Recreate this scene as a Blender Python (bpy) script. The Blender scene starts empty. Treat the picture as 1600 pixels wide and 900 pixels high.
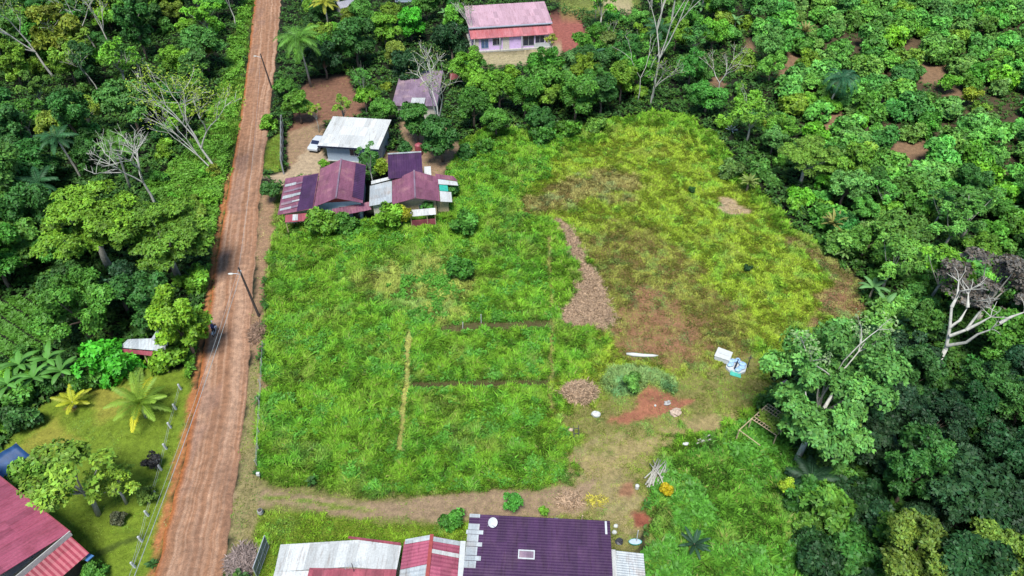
import bpy, math, random
import numpy as np
from mathutils import Vector, Matrix
R = math.radians
random.seed(7)
rng = np.random.default_rng(11)
sc = bpy.context.scene
COL = sc.collection

# ------------------------------------------------------------------ camera, world, sun, exposure
CAM_H, FPX, PITCH = 60.0, 1150.0, R(40.7)
cam = bpy.data.cameras.new('camera'); camo = bpy.data.objects.new('camera', cam); COL.objects.link(camo)
camo.location = (0, 0, CAM_H); camo.rotation_euler = (R(90) - PITCH, 0, 0)
cam.sensor_width = 36; cam.lens = 36 * FPX / 1600; cam.clip_start = 0.5; cam.clip_end = 6000
sc.camera = camo
SUN_EL, SUN_AZ = R(64), R(190)          # soft sun, high, behind-left of the camera
w = bpy.data.worlds.new('World'); sc.world = w; w.use_nodes = True
nt = w.node_tree; bg = nt.nodes['Background']
sky = nt.nodes.new('ShaderNodeTexSky'); sky.sky_type = 'NISHITA'; sky.sun_disc = False
sky.sun_elevation = SUN_EL; sky.sun_rotation = SUN_AZ; sky.air_density = 1.4; sky.dust_density = 0.3; sky.ozone_density = 4.0
nt.links.new(sky.outputs[0], bg.inputs[0]); bg.inputs[1].default_value = 0.075
sl = bpy.data.lights.new('sun', 'SUN'); sl.energy = 3.1; sl.angle = R(20); sl.color = (1.0, 0.97, 0.92)
slo = bpy.data.objects.new('sun', sl); COL.objects.link(slo)
sd = Vector((math.sin(SUN_AZ) * math.cos(SUN_EL), math.cos(SUN_AZ) * math.cos(SUN_EL), math.sin(SUN_EL)))
slo.rotation_euler = sd.to_track_quat('Z', 'Y').to_euler()
sc.view_settings.view_transform = 'Standard'; sc.view_settings.look = 'None'
sc.view_settings.exposure = 1.08; sc.view_settings.gamma = 1.0
sc.render.engine = 'CYCLES'
sc.cycles.max_bounces = 5; sc.cycles.diffuse_bounces = 2; sc.cycles.transmission_bounces = 3

# ------------------------------------------------------------------ geometry of the picture
cp, sp_ = math.cos(PITCH), math.sin(PITCH)
def G(px, py, z=0.0):
    a = (px - 800) / FPX; b = (450 - py) / FPX
    t = (z - CAM_H) / (-sp_ + b * cp)
    return (a * t, (cp + b * sp_) * t, z)
def GA(px, py):
    a = (px - 800) / FPX; b = (450 - py) / FPX
    t = -CAM_H / (-sp_ + b * cp)
    return a * t, (cp + b * sp_) * t
def P(x, y, z=0.0):
    zz = z - CAM_H
    d = y * cp - zz * sp_; u = y * sp_ + zz * cp
    return 800 + FPX * x / d, 450 - FPX * u / d, d

# ------------------------------------------------------------------ noise
def _h(ix, iy, s):
    n = (ix.astype(np.int64) * 374761393 + iy.astype(np.int64) * 668265263 + s * 1442695041) & 0x7fffffff
    n = ((n ^ (n >> 13)) * 1274126177) & 0x7fffffff
    return ((n ^ (n >> 16)) & 0xffff) / 65535.0
def vn(x, y, s=0):
    x = np.asarray(x, float); y = np.asarray(y, float)
    ix = np.floor(x); iy = np.floor(y); fx = x - ix; fy = y - iy
    fx = fx * fx * (3 - 2 * fx); fy = fy * fy * (3 - 2 * fy)
    a = _h(ix, iy, s); b = _h(ix + 1, iy, s); c = _h(ix, iy + 1, s); d = _h(ix + 1, iy + 1, s)
    return (a * (1 - fx) + b * fx) * (1 - fy) + (c * (1 - fx) + d * fx) * fy
def fbm(x, y, s=0, o=4):
    t = 0; a = 0.5; n = 0
    for i in range(o):
        t = t + a * vn(x, y, s + i * 17); n += a; x = x * 2.03; y = y * 2.03; a *= 0.55
    return t / n
def sdf(poly, x, y):
    """signed distance in metres, positive inside"""
    P_ = np.array(poly, float); n = len(P_)
    d = np.full(x.shape, 1e9); ins = np.zeros(x.shape, bool)
    for i in range(n):
        ax, ay = P_[i]; bx, by = P_[(i + 1) % n]
        ex, ey = bx - ax, by - ay
        t = np.clip(((x - ax) * ex + (y - ay) * ey) / (ex * ex + ey * ey + 1e-9), 0, 1)
        d = np.minimum(d, np.hypot(x - ax - t * ex, y - ay - t * ey))
        c = ((ay > y) != (by > y)) & (x < (bx - ax) * (y - ay) / (by - ay + 1e-12) + ax)
        ins ^= c
    return np.where(ins, d, -d)
def sm(a, b, v):
    t = np.clip((v - a) / (b - a), 0, 1); return t * t * (3 - 2 * t)
def PX(*pts): return [G(a, b)[:2] for a, b in pts]

# ------------------------------------------------------------------ materials
def mat(name, build):
    m = bpy.data.materials.new(name); m.use_nodes = True
    t = m.node_tree; t.nodes.clear()
    out = t.nodes.new('ShaderNodeOutputMaterial')
    build(t, t.nodes, t.links, out); return m
def noise_node(t, scale, detail=4, vec=None, rough=0.6):
    n = t.nodes.new('ShaderNodeTexNoise'); n.inputs['Scale'].default_value = scale
    n.inputs['Detail'].default_value = detail; n.inputs['Roughness'].default_value = rough
    if vec: t.links.new(vec, n.inputs['Vector'])
    return n
def ramp(t, src, stops):
    r = t.nodes.new('ShaderNodeValToRGB'); e = r.color_ramp.elements
    while len(e) < len(stops): e.new(0.5)
    for k, (p, c) in zip(e, stops):
        k.position = p; k.color = (*c, 1) if len(c) == 3 else c
    t.links.new(src, r.inputs[0]); return r
def mixc(t, a, b, fac=None, mode='MIX', f=0.5):
    m = t.nodes.new('ShaderNodeMix'); m.data_type = 'RGBA'; m.blend_type = mode
    m.inputs[0].default_value = f
    if fac is not None: t.links.new(fac, m.inputs[0])
    for s, v in ((6, a), (7, b)):
        if isinstance(v, (tuple, list)): m.inputs[s].default_value = (*v, 1)
        else: t.links.new(v, m.inputs[s])
    return m.outputs[2]
def plain(name, c, rough=0.7, metal=0.0, var=0.25, scale=3.0, bump=0.0, spec=0.3):
    def b(t, N, L, out):
        p = N.new('ShaderNodeBsdfPrincipled'); tc = N.new('ShaderNodeTexCoord')
        n = noise_node(t, scale, 5, tc.outputs['Object'])
        d = tuple(max(0, v * (1 - var)) for v in c); u = tuple(min(1, v * (1 + var * .6)) for v in c)
        r = ramp(t, n.outputs[0], [(0.3, d), (0.7, u)])
        L.new(r.outputs[0], p.inputs['Base Color'])
        p.inputs['Roughness'].default_value = rough; p.inputs['Metallic'].default_value = metal
        p.inputs['Specular IOR Level'].default_value = spec
        if bump:
            bp = N.new('ShaderNodeBump'); bp.inputs['Strength'].default_value = bump; bp.inputs['Distance'].default_value = .1
            L.new(n.outputs[0], bp.inputs['Height']); L.new(bp.outputs[0], p.inputs['Normal'])
        L.new(p.outputs[0], out.inputs[0])
    return mat(name, b)
def leafmat(name, transl=0.35, rough=0.55):
    def b(t, N, L, out):
        a = N.new('ShaderNodeAttribute'); a.attribute_name = 'col'
        oi = N.new('ShaderNodeObjectInfo')
        m1 = mixc(t, a.outputs['Color'], oi.outputs['Color'], mode='MULTIPLY', f=1.0)
        p = N.new('ShaderNodeBsdfPrincipled'); p.inputs['Roughness'].default_value = rough
        p.inputs['Specular IOR Level'].default_value = 0.25
        L.new(m1, p.inputs['Base Color'])
        tr = N.new('ShaderNodeBsdfTranslucent')
        m2 = mixc(t, m1, (1.3, 1.15, .6), mode='MULTIPLY', f=1.0); L.new(m2, tr.inputs[0])
        mx = N.new('ShaderNodeMixShader'); mx.inputs[0].default_value = transl
        L.new(p.outputs[0], mx.inputs[1]); L.new(tr.outputs[0], mx.inputs[2]); L.new(mx.outputs[0], out.inputs[0])
    return mat(name, b)
LEAF = leafmat('foliage', .14); BLADE = leafmat('grass_blades', 0.2, 0.7)
def ground_b(t, N, L, out):
    a = N.new('ShaderNodeAttribute'); a.attribute_name = 'col'
    tc = N.new('ShaderNodeTexCoord')
    n1 = noise_node(t, 1.6, 6, tc.outputs['Object'], .7); n2 = noise_node(t, 9, 4, tc.outputs['Object'], .7)
    r1 = ramp(t, n1.outputs[0], [(0.3, (.62, .62, .62)), (0.7, (1.3, 1.28, 1.22))])
    r2 = ramp(t, n2.outputs[0], [(0.3, (.7, .7, .72)), (0.7, (1.28, 1.25, 1.2))])
    c = mixc(t, a.outputs['Color'], r1.outputs[0], mode='MULTIPLY', f=1.0)
    c = mixc(t, c, r2.outputs[0], mode='MULTIPLY', f=1.0)
    p = N.new('ShaderNodeBsdfPrincipled'); p.inputs['Roughness'].default_value = .95; p.inputs['Specular IOR Level'].default_value = .1
    L.new(c, p.inputs['Base Color'])
    bp = N.new('ShaderNodeBump'); bp.inputs['Strength'].default_value = .6; bp.inputs['Distance'].default_value = .12
    L.new(n2.outputs[0], bp.inputs['Height']); L.new(bp.outputs[0], p.inputs['Normal'])
    L.new(p.outputs[0], out.inputs[0])
GROUND = mat('soil_and_turf', ground_b)
def roofmat(name, c1, c2, stain=(.3, .25, .22), amt=.35, scale=1.0, rough=.5):
    def b(t, N, L, out):
        tc = N.new('ShaderNodeTexCoord'); mp = N.new('ShaderNodeMapping'); L.new(tc.outputs['Object'], mp.inputs[0])
        mp.inputs['Scale'].default_value = (1, .22, 1)
        n1 = noise_node(t, 1.3 * scale, 6, mp.outputs[0], .7)
        n2 = noise_node(t, .45 * scale, 5, tc.outputs['Object'], .65)
        n3 = noise_node(t, 7, 3, tc.outputs['Object'])
        r = ramp(t, n1.outputs[0], [(.3, c1), (.7, c2)])
        k = ramp(t, n2.outputs[0], [(.5, (0, 0, 0)), (.68, (amt, amt, amt))])
        c = mixc(t, r.outputs[0], stain, k.outputs[0])
        r3 = ramp(t, n3.outputs[0], [(.3, (.82,) * 3), (.7, (1.1,) * 3)])
        c = mixc(t, c, r3.outputs[0], mode='MULTIPLY', f=1.0)
        sn = N.new('ShaderNodeVectorMath'); sn.operation = 'SNAP'; L.new(tc.outputs['Object'], sn.inputs[0]); sn.inputs[1].default_value = (.83, 2.45, 50)
        wn = N.new('ShaderNodeTexWhiteNoise'); wn.noise_dimensions = '2D'; L.new(sn.outputs[0], wn.inputs['Vector'])
        r4 = ramp(t, wn.outputs['Value'], [(0, (.8,) * 3), (1, (1.12,) * 3)]); c = mixc(t, c, r4.outputs[0], mode='MULTIPLY', f=1.0)
        mp2 = N.new('ShaderNodeMapping'); L.new(tc.outputs['Object'], mp2.inputs[0]); mp2.inputs['Scale'].default_value = (6, .5, 1)
        n5 = noise_node(t, 1.0, 4, mp2.outputs[0], .7); r5 = ramp(t, n5.outputs[0], [(.52, (1, 1, 1)), (.72, (.66, .58, .54))]); c = mixc(t, c, r5.outputs[0], mode='MULTIPLY', f=1.0)
        p = N.new('ShaderNodeBsdfPrincipled'); p.inputs['Roughness'].default_value = rough; p.inputs['Specular IOR Level'].default_value = .35
        L.new(c, p.inputs['Base Color']); L.new(p.outputs[0], out.inputs[0])
    return mat(name, b)
M = {
 'bark': plain('bark', (.16, .12, .09), .9, var=.4, scale=4, bump=.5),
 'pale_bark': plain('pale_bark', (.33, .32, .27), .85, var=.3, scale=3, bump=.4),
 'white_bark': plain('white_bark', (.42, .41, .36), .8, var=.3, scale=3, bump=.3),
 'wood': plain('weathered_wood', (.42, .33, .20), .85, var=.35, scale=5),
 'dark_wood': plain('dark_wood', (.06, .045, .04), .85, var=.4, scale=5),
 'white_paint': plain('white_paint', (.44, .46, .46), .6, var=.15),
 'blue_white': plain('pale_blue_paint', (.36, .43, .50), .6, var=.12),
 'lilac': plain('lilac_paint', (.58, .42, .68), .7, var=.12),
 'cream': plain('cream_plaster', (.50, .47, .40), .8, var=.2),
 'concrete': plain('concrete', (.36, .35, .31), .9, var=.25),
 'dark_glass': plain('dark_glass', (.015, .02, .045), .12, var=.3, spec=.6),
 'blue_glass': plain('blue_glass', (.05, .10, .22), .15, var=.3, spec=.6),
 'metal': plain('galvanised_metal', (.42, .45, .47), .45, .3, var=.2),
 'dark_metal': plain('dark_metal', (.05, .05, .06), .5, .2, var=.2),
 'rubber': plain('rubber', (.02, .02, .022), .8),
 'car_paint': plain('white_car_paint', (.42, .45, .48), .3, var=.04, spec=.6),
 'tarp': plain('blue_tarpaulin', (.012, .05, .14), .55, var=.4, scale=1.5, bump=.4),
 'blue_sheet': plain('blue_sheet', (.06, .16, .34), .5),
 'red': plain('red_paint', (.26, .05, .045), .6),
 'teal': plain('teal_sheet', (.03, .32, .24), .6),
 'stone': plain('stone', (.35, .34, .33), .95, var=.35, scale=4, bump=.6),
 'straw': plain('dry_straw', (.44, .34, .26), .95, var=.35, scale=6),
 'r_pink': roofmat('pale_pink_roof', (.37, .23, .27), (.42, .27, .31), (.36, .21, .23), .3),
 'r_pinkred': roofmat('faded_red_roof', (.36, .085, .09), (.40, .16, .17), (.40, .2, .21), .5),
 'r_purple': roofmat('rusted_purple_roof', (.13, .045, .075), (.23, .085, .13), (.32, .16, .16), .5),
 'r_dpurple': roofmat('deep_purple_roof', (.038, .014, .046), (.056, .020, .066), (.10, .05, .09), .35),
 'r_maroon': roofmat('maroon_roof', (.20, .04, .055), (.32, .08, .10), (.12, .05, .06), .5),
 'r_rose': roofmat('rose_roof', (.25, .052, .088), (.32, .082, .125), (.19, .04, .06), .6),
 'r_roselow': roofmat('red_rose_roof', (.25, .034, .05), (.31, .055, .08), (.22, .05, .06), .5),
 'r_white': roofmat('white_roof', (.44, .45, .435), (.48, .49, .47), (.40, .41, .39), .3),
 'r_zinc': roofmat('zinc_roof', (.28, .31, .33), (.40, .43, .43), (.32, .25, .20), .5),
 'r_grey': roofmat('grey_roof', (.20, .20, .22), (.30, .30, .33), (.3, .2, .16), .4),
 'r_mauve': roofmat('faded_mauve_roof', (.15, .10, .14), (.24, .17, .22), (.34, .24, .24), .7),
 'skin': plain('skin', (.30, .16, .10), .6), 'navy': plain('navy_cloth', (.02, .03, .09), .9),
 'cloth': plain('pale_cloth', (.55, .6, .68), .9), 'lamp': plain('lamp_housing', (.46, .47, .44), .4, var=.05),
}

# ------------------------------------------------------------------ mesh helpers
def np_mesh(name, V, F, col=None, smooth=False, m=None):
    me = bpy.data.meshes.new(name); V = np.ascontiguousarray(V, np.float32)
    F = np.ascontiguousarray(F, np.int32); k = F.shape[1]
    me.vertices.add(len(V)); me.vertices.foreach_set('co', V.ravel())
    me.loops.add(F.size); me.loops.foreach_set('vertex_index', F.ravel())
    me.polygons.add(len(F)); me.polygons.foreach_set('loop_start', np.arange(0, F.size, k, dtype=np.int32))
    if smooth: me.polygons.foreach_set('use_smooth', np.ones(len(F), bool))
    me.update(calc_edges=True)
    if col is not None:
        a = me.color_attributes.new('col', 'FLOAT_COLOR', 'POINT')
        c = np.ones((len(V), 4), np.float32); c[:, :3] = col
        a.data.foreach_set('color', c.ravel())
    if m: me.materials.append(m)
    return me
def link(name, data, parent=None):
    o = bpy.data.objects.new(name, data); COL.objects.link(o)
    if parent: o.parent = parent
    return o
def tag(o, label=None, cat=None, group=None, kind=None):
    if label: o['label'] = label
    if cat: o['category'] = cat
    if group: o['group'] = group
    if kind: o['kind'] = kind
    return o
def empty(name, loc, rz=0.0, label=None, cat=None, group=None):
    o = bpy.data.objects.new(name, None); COL.objects.link(o); o.empty_display_size = .3
    o.location = loc; o.rotation_euler = (0, 0, rz); return tag(o, label, cat, group)

class MB:
    """collects faces for ONE mesh"""
    def __init__(s): s.v = []; s.f = []
    def add(s, vs, fs):
        b = len(s.v); s.v += [tuple(q) for q in vs]; s.f += [tuple(b + i for i in f) for f in fs]; return s
    def box(s, x0, x1, y0, y1, z0, z1, rz=0, c=(0, 0)):
        vs = [(x, y, z) for z in (z0, z1) for x, y in ((x0, y0), (x1, y0), (x1, y1), (x0, y1))]
        if rz:
            k, q = math.cos(rz), math.sin(rz); vs = [(c[0] + x * k - y * q, c[1] + x * q + y * k, z) for x, y, z in vs]
        return s.add(vs, [(3, 2, 1, 0), (4, 5, 6, 7), (0, 1, 5, 4), (1, 2, 6, 5), (2, 3, 7, 6), (3, 0, 4, 7)])
    def tube(s, pts, rad, n=6, cap=True):
        pts = [Vector(p) for p in pts]; rr = rad if isinstance(rad, (list, tuple)) else [rad] * len(pts)
        b = len(s.v)
        for i, p in enumerate(pts):
            d = (pts[min(i + 1, len(pts) - 1)] - pts[max(i - 1, 0)])
            if d.length < 1e-6: d = Vector((0, 0, 1))
            d.normalize(); a = d.cross(Vector((0.31, 0.22, 1) if abs(d.z) < .9 else (1, .2, 0))).normalized(); c = d.cross(a)
            for k in range(n):
                t = 2 * math.pi * k / n; s.v.append(tuple(p + (a * math.cos(t) + c * math.sin(t)) * rr[i]))
        for i in range(len(pts) - 1):
            for k in range(n):
                k2 = (k + 1) % n; s.f.append((b + i * n + k, b + i * n + k2, b + (i + 1) * n + k2, b + (i + 1) * n + k))
        if cap:
            s.f.append(tuple(b + k for k in range(n))[::-1]); e = b + (len(pts) - 1) * n; s.f.append(tuple(e + k for k in range(n)))
        return s
    def beam(s, a, b, w=.05, h=.05):
        return s.tube([a, b], max(w, h), 4)
    def ell(s, c, r, nu=10, nv=7, jit=0.0, seed=0):
        rr = random.Random(seed); b = len(s.v)
        for j in range(nv + 1):
            th = math.pi * j / nv
            for i in range(nu):
                ph = 2 * math.pi * i / nu; k = 1 + jit * (rr.random() - .5)
                s.v.append((c[0] + r[0] * math.sin(th) * math.cos(ph) * k, c[1] + r[1] * math.sin(th) * math.sin(ph) * k, c[2] + r[2] * math.cos(th) * k))
        for j in range(nv):
            for i in range(nu):
                i2 = (i + 1) % nu; s.f.append((b + j * nu + i, b + (j + 1) * nu + i, b + (j + 1) * nu + i2, b + j * nu + i2))
        return s
    def sheet(s, p00, p10, p11, p01, waves=0, amp=.03, th=.05, ny=2, sag=0, curl=0):
        """thick corrugated sheet. p00->p10 is across the ribs, p00->p01 runs along them"""
        p = [Vector(q) for q in (p00, p10, p11, p01)]
        amp = amp * .55; nx = max(1, waves * 4); nrm = (p[1] - p[0]).cross(p[3] - p[0]).normalized()
        if nrm.z < 0: nrm = -nrm
        g = []
        for j in range(ny + 1):
            for i in range(nx + 1):
                u = i / nx; v = j / ny
                q = (p[0] * (1 - u) + p[1] * u) * (1 - v) + (p[3] * (1 - u) + p[2] * u) * v
                q = q + nrm * (amp * math.sin(u * waves * 2 * math.pi) if waves else 0)
                q.z -= sag * 4 * math.sin(math.pi * v) * .25 + sag * math.sin(math.pi * u) * .5
                g.append(q)
        W = nx + 1; n = len(g); b = len(s.v)
        s.v += [tuple(q) for q in g] + [tuple(q - nrm * th) for q in g]
        for j in range(ny):
            for i in range(nx):
                a = b + j * W + i; s.f.append((a, a + 1, a + W + 1, a + W)); s.f.append((a + n, a + W + n, a + W + 1 + n, a + 1 + n))
        for i in range(nx):
            a = b + i; s.f.append((a, a + n, a + 1 + n, a + 1)); a = b + ny * W + i; s.f.append((a, a + 1, a + 1 + n, a + n))
        for j in range(ny):
            a = b + j * W; s.f.append((a, a + W, a + W + n, a + n)); a = b + j * W + nx; s.f.append((a, a + n, a + W + n, a + W))
        return s
    def build(s, name, m, parent=None, smooth=False, bevel=0):
        me = bpy.data.meshes.new(name); me.from_pydata(s.v, [], s.f); me.materials.append(m)
        if smooth: me.polygons.foreach_set('use_smooth', [True] * len(me.polygons))
        me.update(); o = link(name, me, parent)
        if bevel:
            b = o.modifiers.new('bevel', 'BEVEL'); b.width = bevel; b.segments = 2; b.limit_method = 'ANGLE'
        return o

# ------------------------------------------------------------------ ZONES of the ground: each is a real patch of soil or turf
RL = [(240, 900), (262, 810), (290, 700), (305, 620), (320, 520), (332, 440), (345, 360), (360, 270), (372, 200), (385, 110), (397, 0)]
RR = [(350, 900), (364, 800), (374, 720), (384, 640), (391, 560), (394, 500), (398, 430), (402, 370), (408, 300), (415, 240), (426, 150), (433, 80), (440, 0)]
LFT = np.array(PX(*RL)); RGT = np.array(PX(*RR))
def xl(y): return np.interp(y, LFT[:, 1], LFT[:, 0])
def xr(y): return np.interp(y, RGT[:, 1], RGT[:, 0])
def ext(y, f):  # straight-line continuation outside the frame
    y = np.asarray(y, float); o = f(y)
    o = np.where(y < 31.8, f(np.array(31.8)) + (y - 31.8) * .17, o)
    return np.where(y > 171, f(np.array(171.0)) + (y - 171) * -.2, o)
LUSH = (.145, .31, .018); YEL = (.24, .35, .024); STRAW = (.33, .27, .12); LAWN = (.175, .275, .022)
SOIL = (.24, .15, .085); DRY = (.33, .25, .16); RED = (.25, .105, .065); MUD = (.20, .14, .105)
Z = []
def zone(name, poly, soft, amp, g, dens, h, bc): Z.append(dict(n=name, p=PX(*poly), s=soft, a=amp, g=g, d=dens, h=h, b=bc))
zone('lawn', [(-200, 760), (0, 700), (60, 635), (130, 600), (200, 575), (300, 575), (303, 620), (262, 810), (240, 905), (200, 1100), (-200, 1100)], .5, .8, (.125, .185, .02), .55, .09, LAWN)
zone('lawn', [(80, 905), (135, 868), (190, 845), (228, 832), (228, 838), (190, 852), (140, 876), (95, 910)], .15, .2, (.06, .09, .015), .4, .06, (.09, .15, .02))
zone('lawn', [(55, 665), (90, 650), (130, 690), (60, 720), (20, 700)], .8, 1.0, (.2, .2, .035), .5, .06, (.24, .30, .03))
zone('lawn', [(150, 600), (220, 600), (200, 640), (150, 660)], .8, 1.0, (.2, .2, .035), .5, .06, (.25, .31, .03))
zone('lawn', [(100, 640), (108, 630), (120, 634), (118, 643)], .15, .2, (.16, .08, .04), .1, .05, LAWN)
zone('bank', [(300, 600), (335, 430), (375, 200), (397, 0), (380, 0), (340, 150), (300, 230), (225, 290), (260, 330), (325, 380), (318, 470), (300, 560)], 1.0, 1.5, (.07, .11, .02), 1, .6, (.11, .25, .02))
zone('south strip', [(385, 740), (600, 765), (1000, 740), (1000, 860), (385, 860)], .5, .8, (.16, .15, .06), .7, .14, (.20, .26, .045))
zone('field', [(408, 380), (430, 335), (560, 350), (690, 330), (695, 240), (750, 200), (860, 205), (1010, 175), (1070, 178), (1120, 215), (1170, 280), (1260, 370), (1330, 430), (1350, 490), (1280, 520), (1210, 560), (1190, 640), (1180, 680), (1150, 700), (1080, 720), (1010, 780), (900, 768), (790, 770), (720, 765), (600, 778), (480, 766), (402, 750), (392, 660), (400, 600), (412, 540), (412, 470)], .6, 1.2, (.06, .10, .016), 1, .62, LUSH)
zone('right grass', [(1010, 790), (1040, 712), (1150, 660), (1230, 690), (1290, 760), (1370, 900), (1420, 1000), (1010, 1000)], .8, 1.5, (.05, .09, .016), 1, .6, (.095, .24, .018))
zone('south strip', [(392, 800), (480, 800), (560, 812), (660, 818), (735, 812), (745, 1000), (385, 1000)], .4, .6, (.12, .17, .02), 1, .28, (.19, .34, .02))
zone('verge', [(412, 270), (417, 225), (441, 200), (441, 268)], .4, .5, (.12, .16, .025), 1, .15, (.17, .30, .03))
zone('verge low', [(400, 420), (412, 300), (440, 300), (440, 345), (412, 380)], .4, .6, (.1, .12, .03), .7, .35, (.15, .26, .03))
zone('trodden line', [(634, 515), (644, 515), (640, 600), (630, 705), (618, 705), (628, 600)], .2, .15, (.26, .26, .08), .8, .10, (.42, .46, .10))
zone('trodden line', [(854, 370), (861, 370), (865, 500), (866, 640), (857, 640), (858, 500)], .2, .15, (.2, .19, .07), .9, .16, (.32, .35, .08))
zone('trodden line', [(640, 596), (860, 592), (860, 604), (640, 608)], .2, .2, (.07, .06, .025), .22, .18, (.07, .16, .02))
zone('trodden line', [(690, 506), (860, 500), (860, 513), (690, 518)], .2, .3, (.08, .07, .03), .2, .18, (.08, .14, .02))
zone('field', [(600, 420), (680, 400), (740, 440), (720, 500), (650, 500), (540, 440)], 1.5, 2.5, (.13, .13, .05), .85, .45, (.27, .33, .06))
zone('yellow grass', [(815, 300), (880, 245), (990, 195), (1080, 210), (1150, 285), (1240, 375), (1315, 440), (1325, 490), (1270, 525), (1195, 560), (1175, 620), (1140, 655), (1050, 680), (960, 700), (900, 720), (880, 610), (960, 500), (940, 430), (890, 350), (830, 340)], 1.6, 3.5, (.15, .16, .025), .95, .36, YEL)
zone('brown upper', [(820, 310), (900, 275), (1000, 265), (1010, 300), (900, 320), (830, 330)], 1.5, 3.5, (.19, .145, .055), .8, .4, (.26, .24, .07))
zone('brown mid', [(900, 380), (960, 350), (1020, 360), (1110, 440), (1170, 500), (1180, 560), (1090, 570), (960, 560), (930, 480)], 1.4, 3.2, (.17, .125, .05), 1, .27, (.225, .245, .04))
zone('red bare', [(965, 480), (1010, 455), (1060, 480), (1110, 540), (1070, 558), (970, 555)], 1.5, 2.5, (.24, .13, .075), .7, .17, (.22, .20, .055))
zone('bare right a', [(1125, 310), (1150, 312), (1168, 332), (1150, 338), (1130, 330)], .5, 1.2, DRY, .2, .2, STRAW)
zone('bare right b', [(1235, 375), (1300, 400), (1345, 440), (1350, 500), (1275, 505), (1280, 465), (1310, 460), (1290, 420)], .6, 1.8, (.18, .125, .065), .75, .3, (.24, .26, .06))
zone('bare right c', [(1325, 440), (1350, 480), (1320, 490), (1275, 470), (1280, 500), (1265, 510), (1270, 460)], .4, 1.0, (.21, .12, .07), .6, .22, (.25, .22, .07))
zone('work yard', [(890, 640), (950, 600), (1060, 600), (1180, 560), (1190, 600), (1150, 660), (1060, 690), (1000, 790), (990, 840), (955, 900), (940, 1000), (900, 1000), (760, 800), (850, 780), (900, 730)], 1.2, 2.5, (.18, .17, .06), .85, .17, (.20, .26, .04))
zone('dry yard', [(900, 700), (960, 690), (1000, 720), (985, 800), (1000, 850), (960, 830), (900, 800), (890, 750)], 1.0, 3.0, (.24, .20, .10), .8, .1, (.24, .25, .06))
zone('worn track', [(900, 720), (1000, 680), (1080, 655), (1140, 645), (1130, 672), (1060, 690), (1000, 710), (950, 750)], .7, 1.6, (.26, .21, .10), .5, .1, (.24, .25, .06))
zone('red heap', [(945, 655), (985, 640), (1005, 606), (1025, 608), (1060, 625), (1085, 625), (1060, 640), (1010, 655), (980, 665)], .35, .9, RED, .22, .1, (.2, .22, .05))
zone('mound', [(935, 600), (950, 575), (1000, 570), (1050, 590), (1055, 610), (1010, 605), (990, 620), (950, 618)], .4, .6, (.09, .14, .03), 1.2, .45, (.20, .33, .10))
zone('red spot a', [(970, 755), (990, 752), (992, 772), (968, 775)], .2, .6, (.22, .12, .07), .1, .1, STRAW)
zone('red spot b', [(988, 800), (1008, 800), (1015, 818), (992, 822)], .2, .6, (.20, .07, .045), .05, .1, STRAW)
zone('brush bed', [(868, 345), (885, 350), (915, 400), (940, 440), (962, 500), (940, 512), (890, 512), (873, 498), (900, 460), (905, 420), (880, 375)], .4, .8, (.30, .215, .15), .12, .2, STRAW)
zone('dirt track', [(355, 770), (400, 762), (470, 768), (560, 785), (640, 780), (780, 770), (850, 768), (905, 758), (935, 745), (915, 800), (860, 812), (760, 812), (690, 816), (560, 808), (470, 792), (415, 788), (355, 800)], .3, .7, (.235, .17, .11), .16, .1, (.22, .25, .06))
zone('track middle', [(405, 774), (440, 772), (520, 786), (590, 798), (560, 798), (470, 786), (415, 781)], .2, .5, (.15, .2, .04), .9, .12, (.17, .26, .03))
zone('shoulder', [(391, 560), (394, 500), (400, 430), (403, 370), (411, 300), (428, 300), (424, 370), (416, 430), (408, 500), (408, 560), (415, 600), (395, 640)], .4, .9, (.25, .16, .10), .12, .15, STRAW)
zone('shoulder low', [(375, 720), (384, 640), (393, 560), (408, 560), (402, 640), (398, 730), (412, 760), (402, 775), (400, 900), (350, 900), (364, 800)], .3, .7, (.21, .18, .085), .45, .15, (.2, .23, .05))
zone('bank edge', [(240, 900), (262, 810), (290, 700), (305, 620), (320, 520), (332, 440), (345, 360), (360, 270), (352, 270), (337, 360), (323, 440), (311, 520), (297, 620), (281, 700), (253, 810), (228, 900)], .25, .6, (.31, .13, .055), .08, .1, STRAW)
zone('yard', [(447, 275), (448, 205), (480, 190), (505, 185), (505, 265), (640, 265), (620, 190), (690, 195), (720, 230), (690, 280), (660, 300), (640, 240), (600, 235), (590, 265), (470, 285)], .3, .8, (.24, .165, .105), .1, .1, LAWN)
zone('yard drive', [(412, 275), (445, 268), (490, 225), (515, 250), (500, 270), (440, 290)], .3, .8, (.32, .25, .17), .02, .1, LAWN)
zone('garden earth', [(480, 125), (540, 118), (560, 150), (590, 150), (560, 190), (505, 190), (450, 205)], .5, 1.2, (.17, .09, .06), .05, .1, LAWN)
zone('red pad', [(858, 22), (895, 26), (918, 45), (922, 68), (912, 80), (870, 82), (862, 60)], 0.3, .8, (.24, .085, .07), 0, .1, LAWN)
zone('house apron', [(730, 82), (865, 72), (885, 80), (872, 95), (800, 104), (735, 108)], .4, .8, (.30, .26, .16), .12, .1, (.22, .25, .07))
zone('rear lawn', [(850, 0), (1000, -30), (1000, 5), (985, 20), (900, 18)], .8, 1.5, (.16, .19, .05), .5, .2, (.2, .26, .05))
zone('rear dirt', [(930, -20), (985, -20), (988, 18), (965, 22), (940, 10)], .6, 1.0, (.3, .26, .15), .1, .1, LAWN)
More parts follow.
